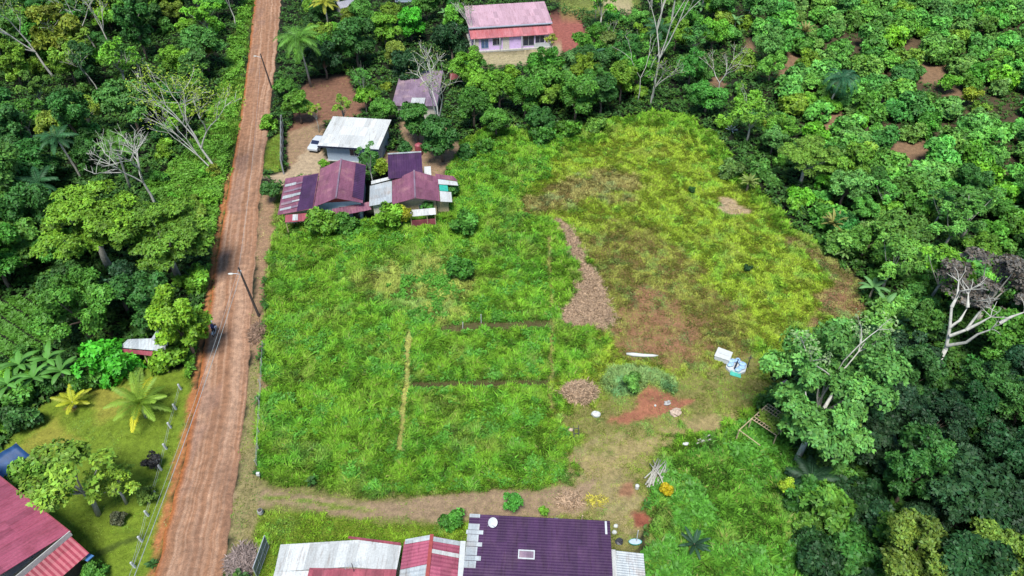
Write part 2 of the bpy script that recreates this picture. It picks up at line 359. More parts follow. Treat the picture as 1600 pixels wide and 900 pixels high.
for q in ([(1225, 85), (1260, 80), (1265, 110), (1225, 105)], [(1400, 60), (1450, 62), (1440, 78), (1405, 75)], [(1405, 90), (1500, 95), (1510, 120), (1450, 135), (1400, 115)],
          [(1475, 140), (1500, 135), (1500, 170), (1480, 175)], [(1370, 225), (1450, 225), (1455, 238), (1420, 250), (1395, 265), (1365, 245)], [(1330, 110), (1400, 90), (1400, 180), (1350, 190), (1330, 150)],
          [(1225, 90), (1265, 120), (1275, 150), (1240, 160), (1225, 130)], [(1280, 180), (1320, 170), (1320, 205), (1290, 215)], [(1155, 60), (1180, 60), (1180, 80), (1160, 78)], [(1510, 190), (1560, 190), (1570, 212), (1520, 210)],
          [(1395, 330), (1430, 330), (1430, 345), (1400, 345)], [(1100, 120), (1130, 120), (1130, 140), (1105, 140)]):
    zone('orchard soil', q, .6, 2.2, (.19, .12, .072), .2, .15, STRAW)
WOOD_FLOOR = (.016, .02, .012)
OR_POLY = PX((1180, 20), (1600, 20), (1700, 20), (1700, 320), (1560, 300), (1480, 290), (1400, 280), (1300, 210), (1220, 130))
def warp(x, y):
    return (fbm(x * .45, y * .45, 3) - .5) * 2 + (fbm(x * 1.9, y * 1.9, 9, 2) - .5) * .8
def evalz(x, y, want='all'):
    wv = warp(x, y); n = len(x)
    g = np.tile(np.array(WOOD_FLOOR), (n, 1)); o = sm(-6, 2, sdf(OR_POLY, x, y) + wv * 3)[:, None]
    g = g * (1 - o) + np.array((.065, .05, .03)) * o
    d = np.zeros(n); h = np.full(n, .3); b = np.tile(np.array(LUSH), (n, 1)); ids = np.full(n, -1)
    for i, z in enumerate(Z):
        P_ = np.array(z['p']); m_ = z['s'] + z['a'] + .5
        k = (x > P_[:, 0].min() - m_) & (x < P_[:, 0].max() + m_) & (y > P_[:, 1].min() - m_) & (y < P_[:, 1].max() + m_)
        if not k.any(): continue
        s = sdf(z['p'], x[k], y[k]); w_ = sm(-z['s'], z['s'], s + wv[k] * z['a'])
        g[k] = g[k] * (1 - w_[:, None]) + np.array(z['g']) * w_[:, None]
        b[k] = b[k] * (1 - w_[:, None]) + np.array(z['b']) * w_[:, None]
        d[k] = d[k] * (1 - w_) + z['d'] * w_; h[k] = h[k] * (1 - w_) + z['h'] * w_
        ii = ids[k]; ii[w_ > .5] = i; ids[k] = ii
    return g, d, h, b, ids
def hgt(x, y):
    x = np.asarray(x, float); y = np.asarray(y, float)
    v = (fbm(x * .35, y * .35, 5, 3) - .5) * .35
    near = np.minimum(np.abs(x - ext(y, xl)), np.abs(x - ext(y, xr)))
    inr = (x > ext(y, xl)) & (x < ext(y, xr)); near = np.where(inr, 0, near)
    v = v * sm(.3, 3, near) - .05
    mx, my = G(1000, 595)[:2]; v = v + .9 * np.exp(-(((x - mx) / 2.6) ** 2 + ((y - my) / 1.4) ** 2))
    mx, my = G(1015, 630)[:2]; v = v + .45 * np.exp(-(((x - mx) / 2.2) ** 2 + ((y - my) / 1.2) ** 2))
    for q in ((978, 764), (1001, 812)):
        mx, my = G(*q)[:2]; v = v - .45 * np.exp(-(((x - mx) / .35) ** 2 + ((y - my) / .3) ** 2)) + .18 * np.exp(-(((x - mx) / .9) ** 2 + ((y - my) / .8) ** 2))
    return v
def hz(x, y): return float(hgt(np.array([x]), np.array([y]))[0])

def axis(lo, hi, step, far):
    a = list(np.arange(lo, hi, step)); s = step
    while a[-1] < far: s *= 1.35; a.append(a[-1] + s)
    s = step
    while a[0] > -far: s *= 1.35; a.insert(0, a[0] - s)
    return np.array(a)
gx = axis(-70, 70, .36, 3000); gy = axis(27, 130, .36, 3000)
NX, NY = len(gx), len(gy)
X, Y = np.meshgrid(gx, gy); xf, yf = X.ravel(), Y.ravel()
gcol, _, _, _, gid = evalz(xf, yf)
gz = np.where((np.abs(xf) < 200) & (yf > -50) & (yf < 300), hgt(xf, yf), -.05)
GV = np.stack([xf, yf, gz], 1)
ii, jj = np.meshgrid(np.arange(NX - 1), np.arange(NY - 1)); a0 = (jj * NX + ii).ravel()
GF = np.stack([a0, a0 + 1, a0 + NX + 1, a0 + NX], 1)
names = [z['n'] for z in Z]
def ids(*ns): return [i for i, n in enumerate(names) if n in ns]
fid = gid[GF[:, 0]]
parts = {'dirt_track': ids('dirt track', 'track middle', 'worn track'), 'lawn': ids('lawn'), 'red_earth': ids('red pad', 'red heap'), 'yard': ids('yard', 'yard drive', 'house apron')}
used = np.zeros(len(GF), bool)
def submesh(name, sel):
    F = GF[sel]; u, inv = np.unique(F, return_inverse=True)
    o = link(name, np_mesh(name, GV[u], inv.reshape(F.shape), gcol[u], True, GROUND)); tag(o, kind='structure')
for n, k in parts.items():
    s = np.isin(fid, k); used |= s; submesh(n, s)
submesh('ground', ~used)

# road: crowned earth carriageway with tyre streaks in the gravel
ys = np.concatenate([np.arange(-60, 27, 3.0), np.arange(27, 175, .3), np.arange(175, 420, 4.0)])
nu = 90; uu = np.linspace(0, 1, nu)
YY, UU = np.meshgrid(ys, uu, indexing='ij'); XL = ext(YY, xl); XR = ext(YY, xr)
jl = (fbm(YY * .5, YY * 0 + 3, 4, 3) - .5) * .35; jr = (fbm(YY * .5, YY * 0 + 8, 6, 3) - .5) * .5
XX = (XL + jl) * (1 - UU) + (XR + jr) * UU
UW = UU + (fbm(UU * 2, YY * .06, 77, 3) - .5) * .16 + (fbm(UU * 5, YY * .1, 78, 2) - .5) * .02
st = fbm(UW * 20, YY * .035 + 7, 21, 3); st2 = fbm(UW * 11 + 5, YY * .02, 31, 2); bl = fbm(XX * .5, YY * .25, 41, 4)
rut = sum(np.exp(-((UW - c_) / .035) ** 2) * a_ for c_, a_ in ((.3, 1), (.47, .7), (.66, .9), (.82, .6)))
rut = rut * (.4 + .9 * fbm(UU * 3, YY * .12, 79, 2))
zz = .03 + .10 * np.sin(np.pi * UU) - .035 * rut + .03 * (st - .5); edge = np.minimum(UU, 1 - UU)
zz = np.where(edge < .012, -.12, zz)
base = np.array((.245, .132, .080)); pale = np.array((.34, .215, .148)); oran = np.array((.28, .10, .035)); grey = np.array((.22, .135, .105))
k1 = np.clip((st - .43) * 3.2 + (st2 - .5) * 1.0 + rut * .35, 0, 1)[..., None]
c = base * (1 - k1) + pale * k1
k2 = np.clip((bl - .52) * 3.5, 0, .55)[..., None] * (UU < .5)[..., None]; c = c * (1 - k2) + grey * k2
k3 = sm(.16, .02, UU)[..., None]; c = c * (1 - k3) + oran * k3
k3 = (sm(.94, 1, UU) * .6)[..., None]; c = c * (1 - k3) + np.array((.20, .13, .085)) * k3
c = c * (.84 + .32 * fbm(XX * 1.6, YY * .4, 51, 4))[..., None]
pot = np.clip((fbm(XX * .5, YY * .15, 57, 3) - .6) * 4, 0, .5)[..., None]; c = c * (1 - pot) + np.array((.19, .11, .075)) * pot
zz = zz - .0
ny = len(ys); V = np.stack([XX.ravel(), YY.ravel(), zz.ravel()], 1)
ii, jj = np.meshgrid(np.arange(nu - 1), np.arange(ny - 1)); a0 = (jj * nu + ii).ravel()
o = link('road', np_mesh('road', V, np.stack([a0, a0 + 1, a0 + nu + 1, a0 + nu], 1), c.reshape(-1, 3), True, GROUND)); tag(o, kind='structure')

# ------------------------------------------------------------------ grass and undergrowth
def blades(name, N, zsel, label, cat, seed, wmul=1.0, extra=0.0):
    r = np.random.default_rng(seed)
    ptsx, ptsy = [], []
    boxes = [z for z in Z if z['n'] in zsel]
    P_ = np.concatenate([np.array(z['p']) for z in boxes]); x0, y0 = P_.min(0) - 1; x1, y1 = P_.max(0) + 1
    x0 = max(x0, -60); y0 = max(y0, 28)
    got = 0; out = []
    zi = ids(*zsel)
    while got < N:
        n = 400000; x = r.uniform(x0, x1, n); y = r.uniform(y0, y1, n)
        keep = r.random(n) < np.clip((62.0 / (np.hypot(y, 55))) ** 1.6, .1, 1)
        x, y = x[keep], y[keep]; p = P(x, y, 0); k = (p[0] > -60) & (p[0] < 1660) & (p[1] > -30) & (p[1] < 960); x, y = x[k], y[k]
        g, d, h, b, i_ = evalz(x, y)
        rag = (fbm(x * .9, y * .9, 123, 3) - .35) * 1.6; inroad = (x > ext(y, xl) + rag) & (x < ext(y, xr) - rag)
        k = np.isin(i_, zi) & (r.random(len(x)) < d + extra) & ~inroad
        if k.sum() == 0: break
        out.append((x[k], y[k], h[k], b[k])); got += k.sum()
    x, y, h, b = [np.concatenate(q)[:N] for q in zip(*out)]; n = len(x)
    cl = fbm(x * 1.0, y * 1.0, 61, 4); fine = fbm(x * 3.4, y * 3.4, 71, 3); big = fbm(x * .16, y * .16, 81, 3)
    th = fbm(x * .5, y * .5, 91, 2) * 4 * np.pi + r.normal(0, .8, n)
    L = .85 * h * (.35 + 1.3 * cl ** 1.2) * r.uniform(.6, 1.3, n) * (.55 + .9 * fine)
    lean = r.uniform(.25, 1.0, n) * (.5 + cl); w_ = r.uniform(.022, .055, n) * wmul * (1 + (y - 40) / 140)
    dx, dy = np.cos(th) * lean * L, np.sin(th) * lean * L
    z0 = hgt(x, y) - .03
    px_, py_ = -np.sin(th + r.normal(0, .6, n)), np.cos(th + r.normal(0, .6, n))
    v0 = np.stack([x, y, z0], 1); mid = np.stack([x + dx * .5, y + dy * .5, z0 + L * .8], 1); side = np.stack([px_ * w_, py_ * w_, 0 * w_], 1)
    tip = np.stack([x + dx * 1.15, y + dy * 1.15, z0 + L * r.uniform(.55, 1.1, n)], 1)
    V = np.stack([v0, mid + side, tip, mid - side], 1).reshape(-1, 3)
    kk = (.4 + 1.15 * fine) * r.uniform(.75, 1.3, n) * (.8 + .4 * big)
    colr = b * kk[:, None]
    dryk = np.clip((fbm(x * .35 + 9, y * .35, 101, 4) - .55) * 2.4, 0, .45) * r.uniform(.2, 1, n)
    dryk = np.maximum(dryk, (r.random(n) < .06) * .8)[:, None]
    colr = colr * (1 - dryk) + np.array((.30, .30, .085)) * (.6 + .5 * fine[:, None]) * dryk
    gk = np.clip((fbm(x * .6 + 31, y * .6, 111, 3) - .52) * 2.5, 0, .45)[:, None]
    colr = colr * (1 - gk) + colr * np.array((.5, 1.0, 1.4)) * gk
    F = np.arange(n * 4).reshape(-1, 4)
    o = link(name, np_mesh(name, V, F, np.repeat(colr, 4, 0), False, BLADE)); tag(o, label, cat, kind='stuff'); return o
blades('tall_grass', 440000, ('field', 'trodden line'), 'lush green overgrown grass filling the fenced field', 'grass', 1)
blades('yellow_grass', 230000, ('yellow grass', 'brown upper', 'brown mid', 'red bare', 'bare right a', 'bare right b', 'bare right c', 'mound'), 'yellow green grass on the right half of the field', 'grass', 2)
blades('yard_grass', 50000, ('work yard', 'dry yard', 'worn track', 'red heap', 'brush bed', 'dirt track', 'track middle'), 'short worn grass around the dirt track', 'grass', 3)
blades('meadow_grass', 70000, ('right grass',), 'rank green grass beside the dark trees at lower right', 'grass', 4, 1.5)
blades('verge_grass', 75000, ('south strip', 'verge', 'verge low', 'shoulder', 'shoulder low', 'bank edge', 'bank', 'rear lawn', 'house apron', 'yard', 'garden earth'), 'green grass along the road verges and yards', 'grass', 5)
blades('lawn_grass', 60000, ('lawn',), 'short mown grass of the garden at lower left', 'grass', 6, .8)

def leaf_quads(c, n, t, l, w_, fold=.12):
    """rhombic leaves: c root, t direction, n normal"""
    b = np.cross(n, t); b /= np.linalg.norm(b, axis=1)[:, None] + 1e-9
    l = l[:, None]; w_ = w_[:, None]
    v0 = c; v2 = c + t * l; m_ = c + t * l * .5 + n * l * fold
    return np.stack([v0, m_ + b * w_, v2, m_ - b * w_], 1).reshape(-1, 3)
def unit(v): return v / (np.linalg.norm(v, axis=1)[:, None] + 1e-9)

def scatter_leaves(name, N, test, zmax, size, colf, label, cat, seed, box, k=5, kind='stuff'):
    r = np.random.default_rng(seed); out = []; got = 0
    while got < N:
        n = 200000; x = r.uniform(box[0], box[1], n); y = r.uniform(box[2], box[3], n)
        keep = r.random(n) < np.clip((70.0 / (np.hypot(y, 55))) ** 1.5, .1, 1); x, y = x[keep], y[keep]
        p = P(x, y, 0); q = (p[0] > -80) & (p[0] < 1680) & (p[1] > -40) & (p[1] < 980); x, y = x[q], y[q]
        m_ = test(x, y); x, y = x[m_], y[m_]
        if len(x) == 0: break
        out.append((x, y)); got += len(x)
    x, y = [np.concatenate(q)[:N] for q in zip(*out)]; n = len(x)
    cl = fbm(x * .45, y * .45, seed + 3, 4)
    z = hgt(x, y) + zmax * np.clip((cl - .25) * 1.8, .05, 1) * r.uniform(.5, 1, n)
    tip = np.repeat(np.stack([x, y, z], 1), k, 0); m_ = n * k
    th = r.uniform(0, 2 * np.pi, m_); t = unit(np.stack([np.cos(th), np.sin(th), r.uniform(-.4, .7, m_)], 1))
    nn = unit(np.stack([r.normal(0, .35, m_), r.normal(0, .35, m_), np.ones(m_)], 1)); nn = unit(nn - t * (nn * t).sum(1)[:, None])
    sz = r.uniform(.6, 1.3, m_) * size
    V = leaf_quads(tip, nn, t, sz, sz * r.uniform(.18, .3, m_))
    cc = colf(x, y, r); cc = np.repeat(cc, k, 0) * r.uniform(.7, 1.35, m_)[:, None]
    o = link(name, np_mesh(name, V, np.arange(m_ * 4).reshape(-1, 4), np.repeat(cc, 4, 0), False, LEAF)); tag(o, label, cat, kind=kind); return o
HOUSES = [(-31, -20, 98, 108), (-34, -19.5, 81, 93.5), (-20.5, -8.5, 82, 95.5), (-10.5, 9.5, 140, 152), (-20, 12, 20, 36), (-60, -35, 15, 39), (-43.5, -37, 55, 60), (-22, -12, 112, 127), (-34, -29, 100, 110), (-54, -32, 174, 190)]
def free(x, y, marg=0.0):
    f = np.ones(len(x), bool)
    for a, b, c_, d in HOUSES: f &= ~((x > a - marg) & (x < b + marg) & (y > c_ - marg) & (y < d + marg))
    return f & ~((x > ext(y, xl) - marg - .3) & (x < ext(y, xr) + marg + .3))
CROP = PX((-60, 480), (60, 462), (80, 480), (92, 540), (30, 560), (-60, 575))
def forest(x, y):
    _, d, _, _, i_ = evalz(x, y)
    return (i_ < 0) & free(x, y) & (sdf(CROP, x, y) < 0)
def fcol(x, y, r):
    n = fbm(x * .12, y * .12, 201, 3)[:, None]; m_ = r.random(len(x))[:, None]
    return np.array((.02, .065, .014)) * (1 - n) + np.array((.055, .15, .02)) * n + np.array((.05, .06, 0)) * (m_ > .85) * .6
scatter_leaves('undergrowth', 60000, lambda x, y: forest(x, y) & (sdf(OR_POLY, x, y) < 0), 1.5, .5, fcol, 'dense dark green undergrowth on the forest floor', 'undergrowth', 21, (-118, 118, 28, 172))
scatter_leaves('orchard_weeds', 7000, lambda x, y: forest(x, y) & (sdf(OR_POLY, x, y) > 0) & (fbm(x * .3, y * .3, 5) > .45), .6, .4, fcol, 'low green weeds between the orchard trees', 'weeds', 22, (20, 118, 80, 172), 4)
BANKZ = ids('bank')
scatter_leaves('roadside_vines', 9000, lambda x, y: np.isin(evalz(x, y)[4], BANKZ) & (x < ext(y, xl) - .6) & (fbm(x * .3 + 4, y * .3, 15) > .42), 1.1, .45,
   lambda x, y, r: np.array((.11, .27, .025)) * (.6 + .8 * fbm(x * .5, y * .5, 33))[:, None], 'bright green vines on the bank left of the road', 'vines', 23, (-70, -30, 40, 172))
FZ = ids('field'); LUSHP = PX((408, 345), (690, 330), (700, 220), (860, 190), (900, 260), (830, 320), (870, 480), (870, 600), (890, 690), (880, 755), (600, 775), (405, 745))
def weedtest(x, y): return np.isin(evalz(x, y)[4], FZ) & (sdf(LUSHP, x, y) > 0) & (fbm(x * .45 + 40, y * .45, 25, 3) > .5)
scatter_leaves('broadleaf_weeds', 26000, weedtest, .7, .3, lambda x, y, r: np.array((.075, .235, .022)) * (.6 + .8 * fbm(x * .9, y * .9, 34))[:, None], 'leafy green weeds matted among the field grass', 'weeds', 24, (-35, 25, 40, 112), 4)
def croprow(x, y):
    s = sdf(CROP, x, y) > 0; u = (x * .55 + y * .83); return s & ((u % 1.7) < .8)
scatter_leaves('crop_rows', 7000, croprow, .6, .45, lambda x, y, r: np.array((.07, .19, .02)) * np.ones((len(x), 1)), 'low crop plants in rows on the plot at the left edge', 'crop', 25, (-75, -50, 45, 70), 5)
RG = ids('right grass')
scatter_leaves('reed_clumps', 6000, lambda x, y: np.isin(evalz(x, y)[4], RG) & (fbm(x * .3 + 4, y * .3, 15, 2) > .45), .8, .5,
   lambda x, y, r: np.array((.07, .22, .022)) * (.5 + .9 * fbm(x * .8, y * .8, 33))[:, None], 'broad bladed reeds at the foot of the lower right trees', 'reeds', 27, (8, 40, 30, 50), 5)

# ------------------------------------------------------------------ tree prototypes
def crown_mesh(name, seed, r, hh, lobes, tips, k, lsize, lobe_r=.42, flat=1.0, up=.22, low=-.75, wr=.26, ring=False):
    """leaf rosettes on many overlapping lobes; centred on the crown's middle"""
    q = np.random.default_rng(seed)
    a = q.uniform(0, 2 * np.pi, lobes); rr = np.sqrt(q.uniform(.0, 1, lobes)) * (1 - lobe_r * .8)
    if ring: rr = np.maximum(rr, .35)
    zc = (np.sqrt(np.clip(1 - rr ** 2, 0, 1)) * q.uniform(-.45, 1.0, lobes)) * flat
    LC = np.stack([np.cos(a) * rr * r, np.sin(a) * rr * r, zc * hh], 1); LR = q.uniform(.7, 1.25, lobes) * lobe_r * r
    li = q.choice(lobes, tips, p=LR ** 2 / (LR ** 2).sum())
    d = unit(q.normal(0, 1, (tips, 3))); d[:, 2] = np.where(d[:, 2] < low, -d[:, 2], d[:, 2]); d = unit(d)
    sc_ = np.stack([LR[li]] * 3, 1); sc_[:, 2] *= min(1, hh / r) * .85
    tip = LC[li] + d * sc_ * q.uniform(.72, 1.1, tips)[:, None]
    n = unit(d + np.array((0, 0, up * 2)) + q.normal(0, .38, (tips, 3)))
    tv = q.uniform(.7, 1.3, tips) * (.68 + .64 * q.random(lobes))[li]
    tip = np.repeat(tip, k, 0); n = np.repeat(n, k, 0); m_ = tips * k
    t = unit(np.cross(n, unit(q.normal(0, 1, (m_, 3))))); t = unit(t + n * q.uniform(-.25, .6, m_)[:, None])
    nn = unit(n - t * (n * t).sum(1)[:, None]); s = q.uniform(.65, 1.3, m_) * lsize
    V = leaf_quads(tip, nn, t, s, s * wr * q.uniform(.8, 1.3, m_))
    cv = np.repeat(tv, k) * q.uniform(.8, 1.25, m_); hue = q.uniform(-.12, .16, m_)
    cc = np.stack([cv * (1 + hue), cv, cv * (1 - hue)], 1)
    return np_mesh(name, V, np.arange(m_ * 4).reshape(-1, 4), np.repeat(cc, 4, 0), False, LEAF), LC
def trunk_mesh(name, LC, top, r0, m, seed):
    """from the ground (z=-top) up to the lobes, origin at crown middle"""
    q = random.Random(seed); b = MB(); fork = -top * .45
    b.tube([(0, 0, -top - .2), (q.uniform(-.2, .2), q.uniform(-.2, .2), -top * .7), (0, 0, fork)], [r0 * 1.3, r0, r0 * .8], 8)
    for c in list(LC)[:9]:
        mid = (c[0] * .45 + q.uniform(-.2, .2), c[1] * .45 + q.uniform(-.2, .2), fork * .45 + c[2] * .3)
        b.tube([(0, 0, fork - .1), mid, (c[0], c[1], c[2])], [r0 * .5, r0 * .3, r0 * .1], 5, False)
    me = bpy.data.meshes.new(name); me.from_pydata(b.v, [], b.f); me.materials.append(m)
    me.polygons.foreach_set('use_smooth', [True] * len(me.polygons)); return me
PROTO = {}
def mk(kind, n, **kw):
    top, r0, bm = kw.pop('top'), kw.pop('r0'), kw.pop('bark', M['bark'])
    PROTO[kind] = []
    for i in range(n):
        s = hash_(kind) + i * 13; cm, LC = crown_mesh('crown', s, **kw)
        PROTO[kind].append((cm, trunk_mesh('trunk', LC, top, r0, bm, s), kw['r'], top))
def hash_(s): return sum((i + 1) * ord(ch) for i, ch in enumerate(s))
mk('broad', 4, r=3.6, hh=3.2, lobes=24, tips=2300, k=6, lsize=.4, lobe_r=.27, top=4.6, r0=.22)
mk('big', 2, r=6.0, hh=4.2, lobes=48, tips=4800, k=6, lsize=.37, lobe_r=.22, top=6.5, r0=.4)
mk('umbrella', 2, r=7.0, hh=3.2, lobes=70, tips=6200, k=5, lsize=.34, lobe_r=.17, flat=1.1, up=.6, low=-.3, top=7, r0=.4, bark=M['pale_bark'])
mk('orchard', 5, r=2.3, hh=1.9, lobes=17, tips=760, k=8, lsize=.45, lobe_r=.34, up=.3, top=1.5, r0=.1)
mk('bush', 4, r=1.6, hh=1.2, lobes=12, tips=640, k=6, lsize=.32, lobe_r=.36, top=.85, r0=.06)
mk('fine', 3, r=3.0, hh=2.8, lobes=26, tips=2600, k=5, lsize=.28, lobe_r=.25, top=4.2, r0=.17)
mk('open', 3, r=3.2, hh=2.6, lobes=15, tips=620, k=6, lsize=.32, lobe_r=.22, up=.6, top=5, r0=.16, bark=M['pale_bark'])
mk('tall', 2, r=2.6, hh=4.4, lobes=28, tips=2300, k=6, lsize=.36, lobe_r=.27, flat=1.1, top=5.0, r0=.18)

mk('loose', 1, r=6.4, hh=4.6, lobes=44, tips=4400, k=6, lsize=.36, lobe_r=.19, flat=1.05, up=.35, low=-.5, top=6.8, r0=.3, bark=M['pale_bark'], ring=False)
mk('sparse', 1, r=5.6, hh=3.6, lobes=40, tips=2000, k=6, lsize=.32, lobe_r=.16, flat=1.05, up=.5, low=-.4, top=7.5, r0=.3, bark=M['pale_bark'])
placed = []   # x, y, r
LABELQ = []
def tree(kind, px, py, s, tint, label, cat='tree', zc=None, var=None, name=None, group=None, world=None, rz=None, sz=1.0):
    """px,py: where the crown's middle is seen"""
    pr = PROTO[kind]; cm, tm, r, top = pr[var if var is not None else random.randrange(len(pr))]
    zc = top * s * sz if zc is None else zc
    x, y, _ = G(px, py, zc) if world is None else (world[0], world[1], 0)
    g = hz(x, y)
    e = empty(name or {'orchard': 'orchard_tree', 'bush': 'bush'}.get(kind, 'tree'), (x, y, g), rz if rz is not None else random.uniform(0, 6.28), label, cat, group)
    c = link('crown', cm, e); c.location = (0, 0, zc); c.scale = (s, s, s * sz); c.color = (*tint, 1)
    t = link('trunk', tm, e); t.location = (0, 0, zc); t.scale = (s, s, zc / top)
    placed.append((x, y, r * s)); return e
DK = (.036, .12, .022); MD = (.07, .20, .025); BR = (.125, .30, .025); YG = (.25, .37, .022); OL = (.13, .23, .022); VV = (.06, .33, .02); TE = (.065, .20, .035); OG = (.105, .28, .045); BL = (.018, .060, .018)

# --- trees one can single out
tree('umbrella', 140, 350, 1.0, (.125, .26, .018), 'broad flat-topped yellow green tree, left one of the two spreading crowns left of the road', var=0)
tree('umbrella', 255, 372, .9, (.10, .215, .02), 'broad olive green spreading crown, nearer the road of the two flat-topped trees', var=1)
tree('big', 118, 478, .78, (.075, .215, .025), 'bushy mid green tree just in front of the flat-topped tree, left of the hut', var=0)
tree('broad', 225, 470, .95, DK, 'dark tree with bare twigs behind the red edged hut')
tree('tall', 282, 505, 1.05, (.16, .32, .02), 'bright yellow green tree at the roadside beside the hut roof', var=0)
tree('bush', 262, 555, 1.4, (.13, .28, .02), 'yellow green shrub at the hut corner below the bright roadside tree')
tree('bush', 300, 440, 1.3, BR, 'bright green shrub on the bank above the bright roadside tree')
tree('bush', 165, 575, 1.75, VV, 'vivid green dome shaped bush in front of the red edged hut', var=1)
tree('bush', 198, 566, 1.1, VV, 'small vivid green bush under the hut eave')
tree('bush', 130, 600, 1.2, MD, 'mid green bush at the back edge of the garden lawn')
tree('open', 110, 738, 1.3, (.16, .29, .03), 'spreading open garden tree with pale trunk beside the rose roofed house', var=0)
tree('open', 175, 750, .75, (.2, .33, .03), 'thin leaved yellow green outer crown right of the open garden tree', var=1)
tree('bush', 50, 745, 1.3, (.12, .26, .03), 'round leafy bush between the blue tarpaulin and the garden tree')
tree('bush', 30, 660, 1.3, (.05, .14, .03), 'dark twiggy bush at the left edge behind the tarpaulin')
tree('bush', 22, 620, 1.3, MD, 'mid green bush at the left edge below the banana plants')
tree('broad', 465, 165, .72, (.10, .24, .025), 'round bright green tree at the roadside beside the grey metal wall', var=2)
tree('bush', 420, 195, 1.0, BR, 'small bright bush between the road and the round roadside tree')
tree('bush', 423, 298, .9, (.05, .14, .03), 'small dark leafy shrub between road and striped purple roof', zc=2)
tree('bush', 506, 350, 1.5, (.10, .23, .022), 'large round bush in front of the left purple house', var=0, zc=1.6)
tree('bush', 540, 350, 1.2, (.06, .17, .022), 'darker round bush right of the large bush by the left purple house', var=2)
tree('bush', 604, 340, 1.25, (.12, .28, .02), 'bright green round bush in front of the right purple house', var=1, zc=1.9)
tree('bush', 626, 335, 1.0, (.30, .34, .02), 'yellow leaved bush in front of the right purple house', var=3, zc=1.9)
tree('bush', 668, 326, .6, (.06, .2, .03), 'small upright papaya-like shrub before the right purple house', zc=2)
tree('bush', 720, 420, 1.15, (.05, .17, .02), 'dark round bush standing alone in the middle of the field', var=0, zc=1.4)
tree('bush', 722, 352, 1.2, (.065, .2, .025), 'dark green bush in the field right of the purple house', var=1, zc=1.4)
tree('bush', 800, 783, .62, (.06, .24, .03), 'small round bush beside the deep purple roof', var=2, zc=1.4)
tree('bush', 850, 800, .3, BR, 'low bright shrub along the far edge of the deep purple roof', zc=.6)
tree('bush', 985, 600, .75, (.12, .3, .05), 'pale green clump on the grassy mound', zc=1.3)
tree('bush', 1042, 765, .42, (.38, .31, .01), 'yellow orange leaved shrub beside the heap of sticks', var=0, zc=1.0)
tree('bush', 1082, 296, .4, DK, 'tiny dark shrub in the yellow grass near the top of the field', zc=.5)
tree('bush', 1169, 418, .35, BL, 'tiny dark weed in the yellow grass right of the field centre', zc=.4)
tree('bush', 235, 640 + 80, .55, (.03, .03, .03), 'small dark purple leaved shrub on the lawn by the white posts', zc=.9)
tree('bush', 230, 775, .6, (.12, .2, .03), 'small green shrub on the lawn below the dark purple shrub', zc=.8)
tree('bush', 185, 808, .5, (.07, .08, .04), 'small brownish shrub on the lawn right of the rose roof', zc=.6)
tree('bush', 150, 895, .7, MD, 'leafy shrub at the corner of the rose roofed house')
tree('bush', 210, 690 - 105, .5, (.1, .2, .03), 'small bush on the lawn in front of the hut', zc=.6)
tree('bush', 710, 815, .8, (.07, .24, .03), 'green weedy bush at the left end of the deep purple roof', zc=.7)
tree('loose', 1293, 612, 1.08, (.105, .28, .055), 'large pale green tree with white trunk beside the wooden trellis', zc=7.0, sz=1.2, rz=.6)
tree('bush', 1231, 760, .55, (.30, .46, .03), 'small lime green rosette bush at lower right among dark ferns', var=3, zc=2)
tree('fine', 1430, 868, 1.1, (.13, .21, .03), 'yellowish fine leaved tree at the bottom of the lower right forest', var=0)
tree('fine', 1565, 860, 1.0, (.12, .21, .03), 'green fine leaved tree in the bottom right corner', var=1)
tree('sparse', 1556, 448, 1.0, (.115, .105, .09), 'grey purple crowned tree behind the bare white limbs on the right', zc=7)
tree('umbrella', 1262, 245, .62, (.12, .24, .028), 'flat spreading bright green tree left of the tan orchard clearing', var=0, zc=5)
tree('bush', 1485, 128, 1.15, (.09, .26, .02), 'neat round bright green tree on the orchard soil, set apart', var=0, zc=2, cat='tree')
tree('bush', 1525, 118, 1.3, (.06, .22, .02), 'neat round green tree right of the set apart orchard bush', var=2, zc=2, cat='tree')
tree('bush', 1520, 148, 1.0, (.20, .27, .02), 'yellow leaved orchard bush below the two neat round ones', var=1, zc=2)
tree('bush', 1140, 265, 1.3, (.10, .20, .04), 'leafy bush at the field edge below the silver agave')
